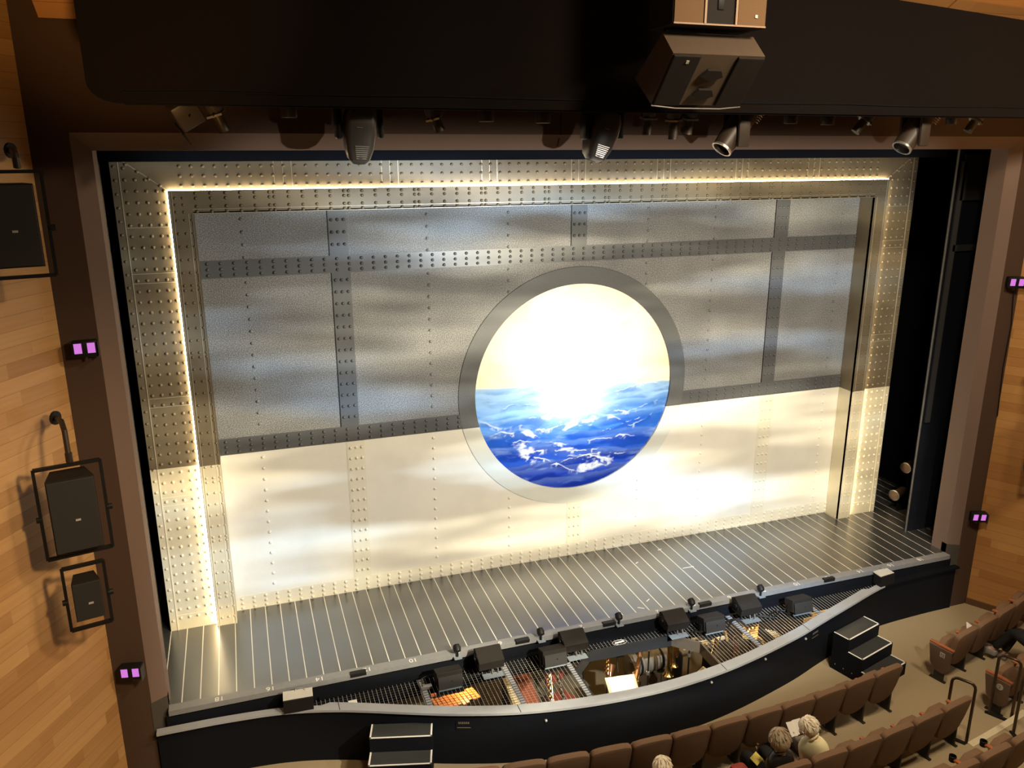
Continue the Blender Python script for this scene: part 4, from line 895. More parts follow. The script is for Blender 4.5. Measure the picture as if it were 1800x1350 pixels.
reed((.84, -1.06, -2.12), (.90, -.90, -1.85), 'small saxophone bell by the foot of the long woodwind', 'saxophone', .014, .026, M_brass)
t = thing('padded_roll', 'fat grey padded roll lying at the back of the pit opening', 'padded case', (1.45, -.30, -2.15)); mb = MB(); mb.lathe([(.12, -.42), (.20, -.38), (.215, 0), (.20, .38), (.12, .42)], R=RZ(.1) @ RY(PI / 2), n=22); mb.build('roll', M_padgrey, t, True)
mb = MB()
for k in (-.22, .22): mb = MB(); mb.lathe([(.218, k - .02), (.221, k - .02), (.221, k + .02), (.218, k + .02)], R=RZ(.1) @ RY(PI / 2), n=22, cap=False); mb.build('strap', M_blk, t, True)
mb = MB(); mb.box((0, 0, -.33), (.7, .3, .24)); mb.build('crate', M_boardbrown, t)
def music_stand(p, rz, tilt, label, mt, wd=.46, ht=.32, sheet=True):
    t = thing('music_stand', label, 'music stand', (p[0], p[1], ZP), rz); h = p[2] - ZP; R = RX(tilt)
    mb = MB(); mb.bbox((0, 0, h), (wd, ht, .014), .004, R); mb.box(Vector((0, 0, h)) + R @ Vector((0, -ht / 2, .02)), (wd, .012, .04), R); mb.build('desk', mt, t)
    mb = MB(); mb.tube([(0, .02, .03), (0, .02, h - .02)], .013, 8)
    for k in range(3): a = k * 2.09; mb.tube([(0, .02, .10), (.24 * math.cos(a), .24 * math.sin(a), .01)], .010, 6)
    mb.build('post', M_blk, t)
    if sheet:
        s = thing('sheet_music', 'sheet music lying open on the ' + label, 'sheet music', (p[0], p[1], p[2]), rz); mb = MB(); mb.box(R @ Vector((-.105, .0, .012)), (.205, ht * .86, .003), R); mb.box(R @ Vector((.105, .0, .012)), (.205, ht * .86, .003), R); mb.build('page', M_paper, s)
    return t
music_stand((.44, -1.36, -1.72), -.12, math.radians(28), 'brightly lit music stand against the pit rail', mat('pale_music_desk', (.5, .45, .32), .6), .50, .36)
o = lamp('music_stand_lamp', 'SPOT', (.47, -1.20, -1.32), 30, (1.0, .84, .50), (.45, -1.36, -1.74), .02, 120, .6)
t = thing('clip_lamp', 'little clip lamp bent over the brightly lit music stand', 'lamp', (.47, -1.13, -1.62)); mb = MB(); mb.tube([(0, 0, 0), (0, .05, .2), (0, .02, .30), (0, -.04, .325)], .007, 6); mb.build('gooseneck', M_blk, t); mb = MB(); mb.box((0, -.05, .33), (.12, .05, .02)); mb.build('lamp_head', M_blk, t)
music_stand((-.05, -.95, -1.25), .5, math.radians(58), 'black music stand at the left corner of the pit opening', M_blk, .48, .34, False)
music_stand((1.86, -1.42, -1.82), .5, math.radians(15), 'low music stand at the right of the pit opening', M_blk, .34, .24)
t = thing('keyboard_desk', 'black desk with a pale top at the right of the pit opening', 'desk', (2.12, -.72, ZP)); mb = MB(); mb.box((0, 0, .86), (.62, .30, .03)); mb.build('top', M_boardbrown, t); mb = MB(); mb.box((-.30, 0, .42), (.03, .28, .84)); mb.build('side_panel', M_blk, t); mb = MB(); mb.box((.30, 0, .42), (.03, .28, .84)); mb.build('side_panel', M_blk, t); mb = MB(); mb.box((0.02, -.02, .885), (.52, .12, .02)); mb.build('key_row', M_cream, t); mb = MB(); mb.prism([(-.08, 0), (.10, 0), (-.04, .14)], 'y', -.01, .01); o = mb.build('paper_cone', M_paper, t, loc=(.05, .1, .90))
# things under the net, seen through it
t = thing('xylophone', 'orange wooden bar instrument under the net at the left', 'instrument', (-2.42, -1.60, -1.0), .20)
mb = MB()
for k in range(11): mb.bbox((-.30 + .06 * k, -.13, 0), (.05, random.uniform(.26, .42) - .008 * k, .022), .004)
mb.build('natural_bar', M_rosewood, t); mb = MB()
for k in (0, 1, 3, 4, 5, 7, 8): mb.bbox((-.27 + .06 * k, .16, .035), (.045, .20, .022), .004)
mb.build('sharp_bar', mat('pink_red_bar', (.75, .22, .12), .4, var=.2), t); mb = MB()
for (x, y) in ((-.33, -.2), (.36, -.2), (-.33, .2), (.36, .2)): mb.tube([(x, y, -.03), (x * 1.1, y, ZP + 1.0)], .015, 6)
mb.box((.0, -.20, -.03), (.72, .02, .03)); mb.box((0, .2, -.0), (.72, .02, .03)); mb.build('frame', M_blk, t)
t = thing('keyboard', 'narrow ivory keyboard standing endwise under the net', 'instrument', (-1.42, -1.30, -1.32), 1.48); mb = MB(); mb.bbox((0, 0, 0), (1.05, .15, .05), .006); mb.build('case', mat('cream_case', (.62, .55, .36), .5), t); mb = MB()
for k in range(24): mb.box((-.48 + .042 * k, -.005, .032), (.037, .11, .012))
mb.build('key_row', M_cream, t)
for x in (-.4, .4): mb = MB(); mb.tube([(x, -.06, ZP + 1.32), (x, .06, -.03)], .014, 6); mb.tube([(x, .06, ZP + 1.32), (x, -.06, -.03)], .014, 6); mb.build('leg', M_blk, t)
mb = MB(); mb.box((0, 0, 0), (.36, 1.15, .02), RZ(-.12)); o = mb.build('red_cloth', M_redcloth, None, loc=(-1.10, -.95, -1.72)); tag(o, 'rust red cloth draped on a low case under the net', 'cloth')
mb = MB(); mb.bbox((0, 0, 0), (.46, 1.25, .86), .01, RZ(-.12)); o = mb.build('equipment_case', M_boardbrown, None, loc=(-1.10, -.95, -2.165)); tag(o, 'brown equipment case under the rust red cloth in the pit', 'case')
t = thing('drum', 'small drum with a pale head among clutter under the net', 'instrument', (-1.02, -.55, -1.575)); mb = MB(); mb.lathe([(.17, -.14), (.175, -.12), (.175, .10), (.17, .12)], n=24); mb.build('shell', M_copper, t, True); mb = MB(); mb.lathe([(.0, .121), (.165, .121), (.178, .118), (.178, .10)], n=24, cap=False); mb.build('head', M_cream, t, True)
t = thing('cymbal', 'brass cymbal on a stand among the clutter under the net', 'instrument', (-.60, -.22, -1.36)); mb = MB(); mb.lathe([(.0, .03), (.04, .025), (.05, .012), (.20, -.01), (.20, -.014), (.05, .006)], R=RX(.25), n=26, cap=False); mb.build('plate', M_brass, t, True); mb = MB(); mb.tube([(0, 0, .04), (0, 0, ZP + 1.36)], .011, 6)
for k in range(3): a = k * 2.09; mb.tube([(0, 0, ZP + 1.36 + .25), (.25 * math.cos(a), .25 * math.sin(a), ZP + 1.37)], .01, 6)
mb.build('stand', M_blk, t)
reed((-.55, -1.32, -1.75), (-.62, -1.10, -1.28), 'silver flecked clarinet upright under the net, left of the opening', 'clarinet', .014, .022, M_steel, False)
reed((-.80, -1.45, -1.75), (-.72, -1.05, -1.25), 'pale clarinet slanting under the net beside the webbing', 'clarinet', .014, .022, M_steel, False)
t = thing('folding_chair', 'folding chair with a red seat under the net near the pit opening', 'chair', (-.38, -.85, ZP), .4); mb = MB(); mb.bbox((0, 0, .46), (.40, .40, .05), .02); mb.build('seat', M_redbag, t, True); mb = MB(); mb.bbox((0, .20, .82), (.40, .05, .26), .02); mb.build('backrest', M_redbag, t, True)
for (x, y) in ((-.18, -.18), (.18, -.18), (-.18, .2), (.18, .2)):
    mb = MB(); mb.tube([(x, y, 0), (x, y, .45 if y < 0 else .9)], .012, 6); mb.build('leg', M_steel, t)
t = thing('conga_stand', 'brass coloured percussion table under the net at the right', 'instrument', (2.95, -1.15, -1.32), .9); mb = MB(); mb.bbox((0, 0, 0), (.62, .24, .05), .01); mb.build('tray', mat('gold_tray', (.72, .52, .18), .4), t); mb = MB()
for k in range(7): mb.lathe([(.02, 0), (.045, .02), (.05, .07), (.02, .09)], (-.25 + .08 * k, random.uniform(-.06, .06), .03), None, 12)
mb.build('bell', M_brass, t, True); mb = MB()
for x in (-.25, .25): mb = MB(); mb.tube([(x, 0, -.02), (x, 0, ZP + 1.32)], .015, 6); mb.build('leg', M_blk, t)
mb = MB(); mb.tube([(2.35, -1.35, -1.30), (2.45, -1.12, -1.27), (2.65, -1.05, -1.26), (2.85, -1.2, -1.28), (2.95, -1.45, -1.34), (2.97, -1.6, -1.5)], .022, 8); tag(mb.build('cable_loom', mat('tan_cable_wrap', (.45, .30, .14), .6)), 'tan wrapped cable arching under the net at the right', 'cable')
mb = MB(); mb.bbox((0, 0, 0), (.28, .07, .05), .008, RZ(.25)); tag(mb.build('lamp_bar', M_cream, None, loc=(2.20, -1.30, -1.28)), 'short cream coloured lamp bar under the net right of the opening', 'lamp'); 
horn((1.95, -1.55, -1.25), (.2, .1, 1), 'brass horn standing under the net right of the opening', 'flugelhorn', 1.1)
horn((2.15, -1.85, -1.2), (-.1, .1, 1), 'coppery horn under the net close to the rail', 'cornet', 1.0, M_copper)
t = thing('flute_rack', 'pale tubes in a rack upright under the net at the right', 'instrument', (2.85, -2.05, -1.0), .1); mb = MB()
for k in range(4): mb.tube([(.03 * k, 0, 0), (.03 * k, .35 - .03 * k, .03)], .011, 8)
mb.build('tube', M_cream, t); mb = MB(); mb.box((.05, .1, -.03), (.2, .05, .02)); mb.tube([(.05, .1, -.03), (.05, .1, ZP + 1.0)], .012, 6); mb.build('rack', M_blk, t)
t = thing('drum_kit', 'pale shelled percussion set under the net at the far right of the pit', 'instrument', (4.55, -1.15, -1.45)); mb = MB()
for (x, y, r) in ((-.3, 0, .17), (.05, .1, .2), (.4, -.02, .15), (.1, -.28, .15)): mb.lathe([(r, -.12), (r, .1), (r * .96, .115)], (x, y, 0), None, 22)
mb.build('shell', mat('cream_drum', (.62, .48, .25), .4), t, True); mb = MB()
for (x, y) in ((-.3, 0), (.05, .1), (.4, -.02), (.1, -.28)): mb.tube([(x, y, -.12), (x * .6, y, ZP + 1.45)], .014, 6)
mb.build('leg', M_blk, t); mb = MB()
for (x, y, z, a) in ((-.35, .25, .25, .3), (.5, .2, .3, -.3)): mb.lathe([(.0, .02), (.18, 0), (.18, -.004)], (x, y, z), RY(a), 24, cap=False)
mb.build('cymbal', M_brass, t, True)
mb = MB(); mb.bbox((-3.9, -2.33, -.24), (.11, .07, .02), .004); tag(mb.build('white_tag', M_paper), 'small white tag lying on the net at the left corner of the pit', 'tag')
t = thing('net_ring', 'flat wire hoop with a white bar lying on the net behind the opening', 'hoop', (-.10, -2.24, -.243)); mb = MB(); mb.tube([(.11 * math.cos(2 * PI * k / 24), .055 * math.sin(2 * PI * k / 24), 0) for k in range(25)], .004, 6); mb.build('hoop', M_wire, t); mb = MB(); mb.box((0, 0, .003), (.15, .03, .006), RZ(.1)); mb.build('bar', M_white, t)
mb = MB(); P = [(1.0, -2.36, -.235)] + [(1.2 + .11 * k, -2.33 + .05 * math.sin(k * 1.7), -.232 + .008 * (k % 3)) for k in range(14)]; mb.tube(P, .012, 6); mb.tube([(p[0] + .05, p[1] - .05 + .03 * math.cos(p[0] * 7), p[2] + .01) for p in P], .010, 6); tag(mb.build('cable_loom', M_blk), 'black cables trailing over the net between the right-hand monitors', 'cable')
t = thing('junction_box', 'small pale junction box on the net left of the first boxy monitor', 'equipment box', (-2.95, -2.36, -.22)); mb = MB(); mb.bbox((0, 0, 0), (.15, .07, .04), .006); mb.build('case', M_steel, t, True); mb = MB(); mb.tube([(-.05, 0, .02), (-.05, .05, .10), (0.02, .07, .11), (.09, .05, .06)], .007, 6); mb.build('cable', M_blk, t)

# pit wall fittings
for x, z in ((-1.62, -.40), (.74, -.36), (1.74, -.36), (2.62, -.38)):
    y = rail_y(x) + .07; mb = MB(); mb.lathe([(.0, .03), (.016, .02), (.018, 0)], (x, y, z), RX(PI / 2), 10); mb.build('rail_knob', M_badge, PW)
for x, lb in ((-2.62, 'tiny slotted vent plate on the pit wall right of the left steps'), (2.86, 'tiny slotted vent plate on the pit wall left of the right steps')):
    a = math.atan2(rail_y(x + .1) - rail_y(x - .1), .2); t = thing('vent_plate', lb, 'vent', (x, rail_y(x) + .066, -.42), a)
    mb = MB()
    for k in range(6): mb.box((-.06 + .024 * k, -.003, .04), (.014, .006, .028))
    mb.box((0, -.003, -.03), (.17, .006, .006)); mb.build('slots', mat('dull_vent_metal', (.16, .12, .09), .5), t); mb = MB(); mb.box((0, .0, 0), (.2, .005, .14)); mb.build('plate', M_blkp, t)
# portable steps to the stage
def steps(loc, rz, label, n=3):
    t = thing('portable_steps', label, 'steps', loc, rz); wd = .765; dp = .45
    for k in range(n):                                           # k = 0 is the top tread
        z = .60 - .2 * k; y1 = -.36 - .24 * k + .03; y0 = -.07 if k == 0 else -.36 - .24 * (k - 1) + .03
        mb = MB(); mb.box((0, (y0 + y1) / 2, z / 2 - .004), (wd, y0 - y1, z - .008)); mb.build('carcass', M_blkp, t)
        mb = MB(); mb.box((0, (y0 + y1) / 2, z - .003), (wd - .002, y0 - y1, .006)); mb.build('tread', mat('satin_black_tread', (.045, .046, .045), .28, var=.15, scale=8, spec=.8), t)
        mb = MB(); mb.box((0, y1 + .010, z + .0015), (wd, .020, .003)); mb.box((-wd / 2 + .010, (y0 + y1) / 2, z + .0015), (.020, y0 - y1, .003)); mb.box((wd / 2 - .010, (y0 + y1) / 2, z + .0015), (.020, y0 - y1, .003)); mb.build('edge_tape', M_white, t)
    mb = MB()
    for k in range(4): mb.lathe([(.006, 0), (.006, .01)], (-wd / 2 - .005, -.15 - .14 * k, .10), RY(PI / 2), 8)
    mb.build('bolt', M_badge, t)
steps((-3.33, -2.66, ZF), math.radians(-15.5) + 0.0, 'black portable steps with white taped edges at the left of the pit wall')
steps((3.50, -2.665, ZF), math.radians(15.5), 'black portable steps with white taped edges at the right of the pit wall')
# ------------------------------------------------------------------ theatre seats
def outline_back(w_, z0, z1):
    P = []
    for k in range(9): a = PI * k / 8; P.append((-w_ / 2 * .80 * math.cos(a) if 0 < k < 8 else (-w_ * .43 if k == 0 else w_ * .43), z0 + .10 - .10 * math.sin(a)))
    P += [(w_ * .485, z0 + .25), (w_ * .50, z1 - .16), (w_ * .50, z1 - .07)]
    for k in range(1, 6): a = PI / 2 * k / 6; P.append((w_ * .50 - .06 + .06 * math.cos(a), z1 - .07 + .062 * math.sin(a)))
    P += [(w_ * .30, z1 + .004), (.06, z1 + .010), (-.06, z1 + .010), (-w_ * .30, z1 + .004)]
    for k in range(5, 0, -1): a = PI / 2 * k / 6; P.append((-(w_ * .50 - .06 + .06 * math.cos(a)), z1 - .07 + .062 * math.sin(a)))
    P += [(-w_ * .50, z1 - .07), (-w_ * .50, z1 - .16), (-w_ * .485, z0 + .25)]
    return P
SW = .525
def recl(u, v, w_): return (u, .015 + (.84 - v) * .20 + w_, v + w_ * .2)
def make_seat(kind):
    t = thing('theatre_seat', '-', 'theatre seat')
    mb = MB(); mb.pillow(outline_back(.515, .25, .84), .085, lambda u, v, w_: recl(u, v, w_ - .01 * math.cos(u * 5))); mb.build('backrest', M_fabric, t, True)
    mb = MB(); D = [(-.225, 0), (.225, 0), (.232, .16), (.20, .34), (.11, .42), (-.11, .42), (-.20, .34), (-.232, .16)]
    if kind == 'down': mb.pillow(D, .10, lambda u, v, w_: (u, .17 + v, .43 - w_))
    else: mb.pillow(D, .10, lambda u, v, w_: (u, .245 - w_ + v * .05, .25 + v * .83))
    mb.build('seat_cushion', M_fabric, t, True)
    def arm(x):
        mb = MB(); mb.bbox((x, .205, .565), (.055, .36 if kind == 'end_left' else .21, .032), .009); mb.build('armrest', M_arm, t, True)
        mb = MB(); mb.bbox((x, .19, .29), (.035, .15, .56), .008); mb.bbox((x, .20, .010), (.045, .24, .020), .004); mb.lathe([(.010, .020), (.010, .028)], (x, .10, 0), None, 8); mb.lathe([(.010, .020), (.010, .028)], (x, .30, 0), None, 8); mb.build('leg', M_leg, t)
    arm(-SW / 2)
    if kind == 'end_right' or kind == 'end_both': arm(SW / 2)
    if kind == 'cup':
        mb = MB(); mb.lathe([(.038, 0), (.042, .07), (.038, .072), (.034, .01)], (-SW / 2, .335, .53), None, 16, cap=False); mb.lathe([(.038, 0), (.0, .001)], (-SW / 2, .335, .53), None, 16, cap=False); mb.build('cup_holder', M_blk, t, True)
    if kind == 'end_left':
        mb = MB(); mb.pillow([(.04, .22), (.12, .15), (.25, .16), (.33, .26), (.38, .55), (.03, .55)], .03, lambda u, v, w_: (-SW / 2 - .03 + w_, u, v)); mb.build('end_panel', M_shell, t, True)
    return t
protos = {k: make_seat(k) for k in ('up', 'down', 'end_right', 'end_left', 'cup')}
used = {k: False for k in protos}
def seat(kind, x, y0, z, label, group):
    y = arc(x, y0); rz = math.atan(.05 * (x - .13))
    if not used[kind]:
        used[kind] = True; o = protos[kind]; o.location = (x, y, z); o.rotation_euler = (0, 0, rz); o['label'] = label; o['group'] = group; return o
    return dup(protos[kind], (x, y, z), rz, label, group)
ORD = ['first', 'second', 'third', 'fourth', 'fifth', 'sixth', 'seventh', 'eighth', 'ninth', 'tenth', 'eleventh', 'twelfth', 'thirteenth']
B1 = [3.262 - .5225 * k for k in range(13)]
for k in range(12):
    xc = (B1[k] + B1[k + 1]) / 2
    lb = 'brown theatre seat at the aisle end of the front row, near the right steps' if k == 0 else 'brown theatre seat in the front row, ' + ORD[k] + ' from the aisle end'
    seat('end_right' if k == 0 else 'up', xc, -4.29, ZF, lb, 'front row of brown seats')
B2 = [3.565 - .531 * k for k in range(11)]
for k in range(9):
    xc = (B2[k] + B2[k + 1]) / 2
    nm = {0: 'at its aisle end by the bronze rail', 1: 'second from the aisle end', 2: 'third from the aisle end, right of the white-haired man', 3: 'fourth from the aisle end, to the right behind him', 4: 'under the white-haired man in the cream shirt', 5: 'under the grey-haired person in black leather', 6: 'just left of the person in black leather', 7: 'two left of the person in black leather', 8: 'under the white-haired person at the bottom edge'}
    nm[3] = 'right beside the man in cream'; nm[2] = 'third from the aisle end'
    seat('end_right' if k == 0 else ('down' if k in (4, 5, 8) else 'up'), xc, -5.17, ZF, 'brown theatre seat in the second row, ' + nm[k], 'second row of brown seats')
B3 = [3.70 - .56 * k for k in range(5)]
for k in range(4):
    xc = (B3[k] + B3[k + 1]) / 2
    seat('cup', xc, -6.035, ZF + .15, 'brown cup-holder seat in the raised third row, ' + ORD[k] + ' from its right end', 'raised third row of brown seats')
for k in range(5):
    x = 4.745 + .52 * k
    o = seat('end_left' if k == 0 else 'up', x, -4.27, ZF, 'brown seat in the right block front row, ' + ('aisle end with square badge on its side' if k == 0 else ORD[k] + ' from the aisle'), 'front row of the right block')
    if k == 0:
        M = Matrix.Translation((-SW / 2 - .047, .16, .45)) @ Matrix.Rotation(-PI / 2, 4, 'Z') @ Matrix.Rotation(PI / 2, 4, 'X')
        mb = MB(); mb.bbox((-SW / 2 - .047, .16, .45), (.006, .075, .075), .002); mb.build('badge', M_badge, o); text_mesh('badge_number', '12', .062, M_blk, o, Matrix.Translation((-.004, 0, 0)) @ M, .001)
RB2 = []
for k in range(4):
    x = 4.90 + .52 * k
    o = dup(protos['end_left'], (x, arc(x, -5.13), ZF), math.atan(.05 * (x - .13)), 'brown seat in the right block second row, ' + ('aisle end behind the bronze hoop rail' if k == 0 else ORD[k] + ' from the aisle'), 'second row of the right block') if k == 0 else seat('up', x, -5.13, ZF, 'brown seat in the right block second row, ' + ORD[k] + ' from the aisle', 'second row of the right block')
    if k == 0:
        for ch in list(o.children):
            if ch.name.startswith('badge'): bpy.data.objects.remove(ch)
        mb = MB(); mb.lathe([(.045, 0), (.045, .006)], (-SW / 2 - .046, .16, .45), RY(-PI / 2), 18); mb.build('badge', M_badge, o)
        M = Matrix.Translation((-SW / 2 - .0525, .16, .45)) @ Matrix.Rotation(-PI / 2, 4, 'Z') @ Matrix.Rotation(PI / 2, 4, 'X'); text_mesh('badge_number', '2', .06, M_blk, o, M, .001)
# paper left on a seat of the right block
mb = MB(); mb.box((0, 0, 0), (.16, .004, .20), RX(-.5) @ RZ(.4) @ RY(.5)); o = mb.build('programme', M_paper, None, loc=(4.97, -3.56, -.31)); tag(o, 'white programme tucked in the folded seat of the right block front row', 'programme')
# bronze hoop rails
def hoop(p, q, z, top, label):
    t = thing('hoop_rail', label, 'handrail', (p[0], p[1], z)); d = Vector((q[0] - p[0], q[1] - p[1], 0)); u = d.normalized(); h = top - z; r = .07
    P = [(0, 0, 0), (0, 0, h - r)] + [tuple(u * (r - r * math.cos(a)) + Vector((0, 0, h - r + r * math.sin(a)))) for a in (PI / 6, PI / 3, PI / 2)]
    P += [tuple(d - u * (r - r * math.cos(a)) + Vector((0, 0, h - r + r * math.sin(a)))) for a in (PI / 2, PI / 3, PI / 6)] + [tuple(d + Vector((0, 0, h - r))), tuple(d)]
    mb = MB(); mb.tube(P, .019, 10); mb.build('hoop', M_bronze, t, True)
    mb = MB(); c = d * .5; mb.bbox((c.x, c.y, .012), (d.length + .1, .05, .024), .004, RZ(math.atan2(d.y, d.x))); mb.build('base_plate', M_blk, t)
hoop((3.70, -4.80), (3.565, -4.56), ZF, -.09, 'bronze hoop handrail standing at the aisle end of the second row')
hoop((4.51, -4.43), (4.63, -4.665), ZF, -.05, 'bronze hoop handrail in front of the right block second row end seat')
hoop((4.27, -4.985), (4.16, -5.25), ZF + .15, .03, 'bronze hoop handrail on the raised tier at the right edge')

# ------------------------------------------------------------------ people
def skin_mesh(name, chains, material, parent, sub=2):
    """chains: lists of (point, (rx, ry)); chains join where they repeat a point. The first point is the root"""
    vs = []; es = []; rad = []; index = {}
    def vid(p, r):
        key = tuple(round(c, 4) for c in p)
        if key not in index: index[key] = len(vs); vs.append(p); rad.append(r)
        return index[key]
    for ch in chains:
        pr = None
        for p, r in ch:
            i = vid(p, r if isinstance(r, tuple) else (r, r))
            if pr is not None and pr != i: es.append((pr, i))
            pr = i
    me = bpy.data.meshes.new(name); me.from_pydata([tuple(v) for v in vs], es, []); o = bpy.data.objects.new(name, me); COL.objects.link(o)
    mod = o.modifiers.new('skin', 'SKIN'); mod.use_smooth_shade = True
    for i, r in enumerate(rad): me.skin_vertices[0].data[i].radius = r
    me.skin_vertices[0].data[0].use_root = True
    s = o.modifiers.new('subd', 'SUBSURF'); s.levels = sub; s.render_levels = sub
    dg = bpy.context.evaluated_depsgraph_get(); me2 = bpy.data.meshes.new_from_object(o.evaluated_get(dg)); o.modifiers.clear(); o.data = me2; me2.name = name
    me2.materials.clear(); me2.materials.append(material); me2.polygons.foreach_set('use_smooth', [True] * len(me2.polygons))
    if parent is not None: o.parent = parent
    return o
def V(*a): return Vector(a)
def hand_chains(wr, d, pn, side, curl=.5):
    """five bent fingers on a palm. wr wrist, d hand direction, pn palm normal"""
    d = d.normalized(); pn = (pn - d * pn.dot(d)).normalized(); s = d.cross(pn) * side; ch = []
    k0 = wr + d * .045; ch.append([(wr, .026), (k0, (.034, .020)), (wr + d * .085, (.036, .016))]); base = wr + d * .085
    for i, (off, L) in enumerate(((-.027, .068), (-.009, .076), (.009, .072), (.027, .056))):
        a = base + s * off; b = a + (d * math.cos(curl * .6) + pn * math.sin(curl * .6)) * L * .45; c = b + (d * math.cos(curl * 1.5) + pn * math.sin(curl * 1.5)) * L * .33; e = c + (d * math.cos(curl * 2.2) + pn * math.sin(curl * 2.2)) * L * .26
        ch.append([(base, (.036, .016)), (a, .0105), (b, .0095), (c, .0088), (e, .0075)])
    a = wr + d * .035 - s * .030; b = a - s * .022 + d * .022 + pn * .012; c = b + d * .028 + pn * .014
    ch.append([(k0, (.034, .020)), (a, .013), (b, .011), (c, .009)])
    return ch
def person(label, base, rz, J, cloth, trousers, hair, hairstyle, face, group=None, cloth_name='shirt', glasses=False, arms=True):
    """J: joint positions in seat coordinates"""
    t = thing('person', label, 'person', base, rz); f = Vector(face).normalized()
    hd, nk, chs, pel = J['head'], J['neck'], J['chest'], J['pelvis']; up = (hd - nk).normalized(); rt = f.cross(up).normalized(); f = up.cross(rt).normalized()
    torso = [[(pel, (.15, .11)), (pel.lerp(chs, .5), (.14, .105)), (chs, (.165, .11)), (chs.lerp(nk, .72), (.10, .075)), (nk, (.058, .058)), (nk.lerp(hd, .45), (.055, .06))],
             [(nk.lerp(hd, .45), (.055, .06)), (hd - up * .045 + f * .015, (.066, .075)), (hd + up * .02, (.076, .092)), (hd + up * .085, (.060, .072))]]
    body = list(torso)
    for s, k in ((-1, 'L'), (1, 'R')):
        sh, el, wr = J['sh' + k], J['el' + k], J['wr' + k]; sc = chs.lerp(nk, .35)
        body.append([(sc, (.12, .09)), (sh, .062), (sh.lerp(el, .5), .048), (el, .041), (el.lerp(wr, .5), .037), (wr, .026)])
        body += hand_chains(wr, J.get('hd' + k, wr - el), J.get('pn' + k, V(0, 1, 0)), s, J.get('curl', .6))
        hp, kn, an = J['hip' + k], J['kn' + k], J['an' + k]
        body.append([(pel, (.15, .11)), (hp, .085), (hp.lerp(kn, .5), .075), (kn, .058), (kn.lerp(an, .4), .055), (an, .038), (an + V(0, .10, -.05), (.038, .03)), (an + V(0, .18, -.065), (.036, .022))])
    b = skin_mesh('body', body, M_skin, t)
    # face: nose, eyes, ears, mouth
    mb = MB(); R = Matrix((rt, f, up)).transposed(); Q = lambda x, y, z: hd + R @ V(x, y, z)
    mb.tube([Q(0, .088, .03), Q(0, .108, -.01), Q(0, .116, -.028), Q(0, .09, -.038)], [.009, .012, .015, .008], 8); mb.build('nose', M_skin, b, True)
    for s in (-1, 1):
        mb = MB(); mb.lathe([(.0, -.006), (.014, -.028), (.022, -.01), (.024, .012), (.016, .030), (.0, .034)], Q(s * .080, -.005, -.005), R @ RY(s * .15), 10); mb.build('ear', M_skin, b, True)
        mb = MB(); mb.lathe([(.0, -.011), (.010, -.006), (.012, 0), (.010, .006), (.0, .011)], Q(s * .031, .083, .012), R, 10); mb.build('eye', M_paper, b, True)
    mb = MB(); mb.tube([Q(-.025, .086, -.062), Q(0, .093, -.060), Q(.025, .086, -.062)], [.004, .007, .004], 8); mb.build('mouth', mat('lips', (.45, .18, .14), .5), b, True)
    # hair: cap of displaced shells
    mb = MB(); n1, n2 = 26, 15; vs = []; rnd = random.Random(3)
    a_, b_, c_ = hairstyle['size']; low = hairstyle['low']
    for i in range(n2 + 1):
        th = PI * i / n2
        for k in range(n1):
            ph = 2 * PI * k / n1; dx, dy, dz = math.sin(th) * math.sin(ph), math.sin(th) * math.cos(ph), math.cos(th)
            lim = low + (hairstyle['front'] - low) * max(0, dy) ** .6 if dy > 0 else low
            zz = max(dz, lim); sc = 1.0
            if dz < lim: sc = max(.0, 1 - (lim - dz) * 1.3)
            rr = math.sqrt(max(0, 1 - zz * zz)) / max(1e-6, math.sqrt(dx * dx + dy * dy)) if dz < lim else 1.0
            j = 1 + rnd.uniform(-1, 1) * hairstyle['rough']
            vs.append(Q(dx * rr * sc * a_ * j, dy * rr * sc * b_ * j - .012, zz * c_ * j + .012))
    fs = [(i * n1 + k, i * n1 + (k + 1) % n1, (i + 1) * n1 + (k + 1) % n1, (i + 1) * n1 + k) for i in range(n2) for k in range(n1)]
    mb.add(vs, fs)
    for k in range(hairstyle.get('locks', 0)):
        ph = rnd.uniform(PI * .45, PI * 1.55); th = rnd.uniform(.15, 1.75); d = V(math.sin(th) * math.sin(ph), math.sin(th) * math.cos(ph), math.cos(th)); p = V(d.x * a_, d.y * b_ - .012, d.z * c_ + .012); tg = V(rnd.uniform(-.3, .3), -.1, -1); tg = (tg - d * tg.dot(d)).normalized()
        mb.tube([Q(*(p * .97)), Q(*(p * 1.02 + tg * .025)), Q(*(p * .99 + tg * .055 + d * .006))], [.010, .008, .002], 5)
    mb.build('hair', hair, b, True)
    # clothing
    sc = chs.lerp(nk, .35); cl = [[(pel, (.178, .136)), (pel.lerp(chs, .5), (.172, .132)), (chs, (.205, .138)), (chs.lerp(nk, .70), (.150, .100)), (chs.lerp(nk, .88), (.088, .082)), (nk, (.070, .070)), (nk + (nk - chs) * .06, (.066, .066))]]
    sl = J.get('sleeve', 1.0)
    for s, k in ((-1, 'L'), (1, 'R')):
        sh, el, wr = J['sh' + k], J['el' + k], J['wr' + k]
        c = [(sc, (.14, .105)), (sh, .080), (sh.lerp(el, .55), .066)]
        if sl > .6: c += [(el, .054), (el.lerp(wr, .25), .048)] + ([(el.lerp(wr, .80), .043)] if sl > .8 else [])
        cl.append(c)
    sh_ = skin_mesh(cloth_name, cl, cloth, b)
    mb = MB(); ring = [nk + (rt * math.cos(2 * PI * k / 16) * .066 + f * math.sin(2 * PI * k / 16) * .068) + up * (.012 - .014 * math.sin(2 * PI * k / 16)) for k in range(17)]; mb.tube(ring, .014, 7, cap=False); mb.build('collar', cloth, b, True)
    tr = [[(pel, (.165, .125)), (pel + V(0, .02, -.05), (.15, .11))]]
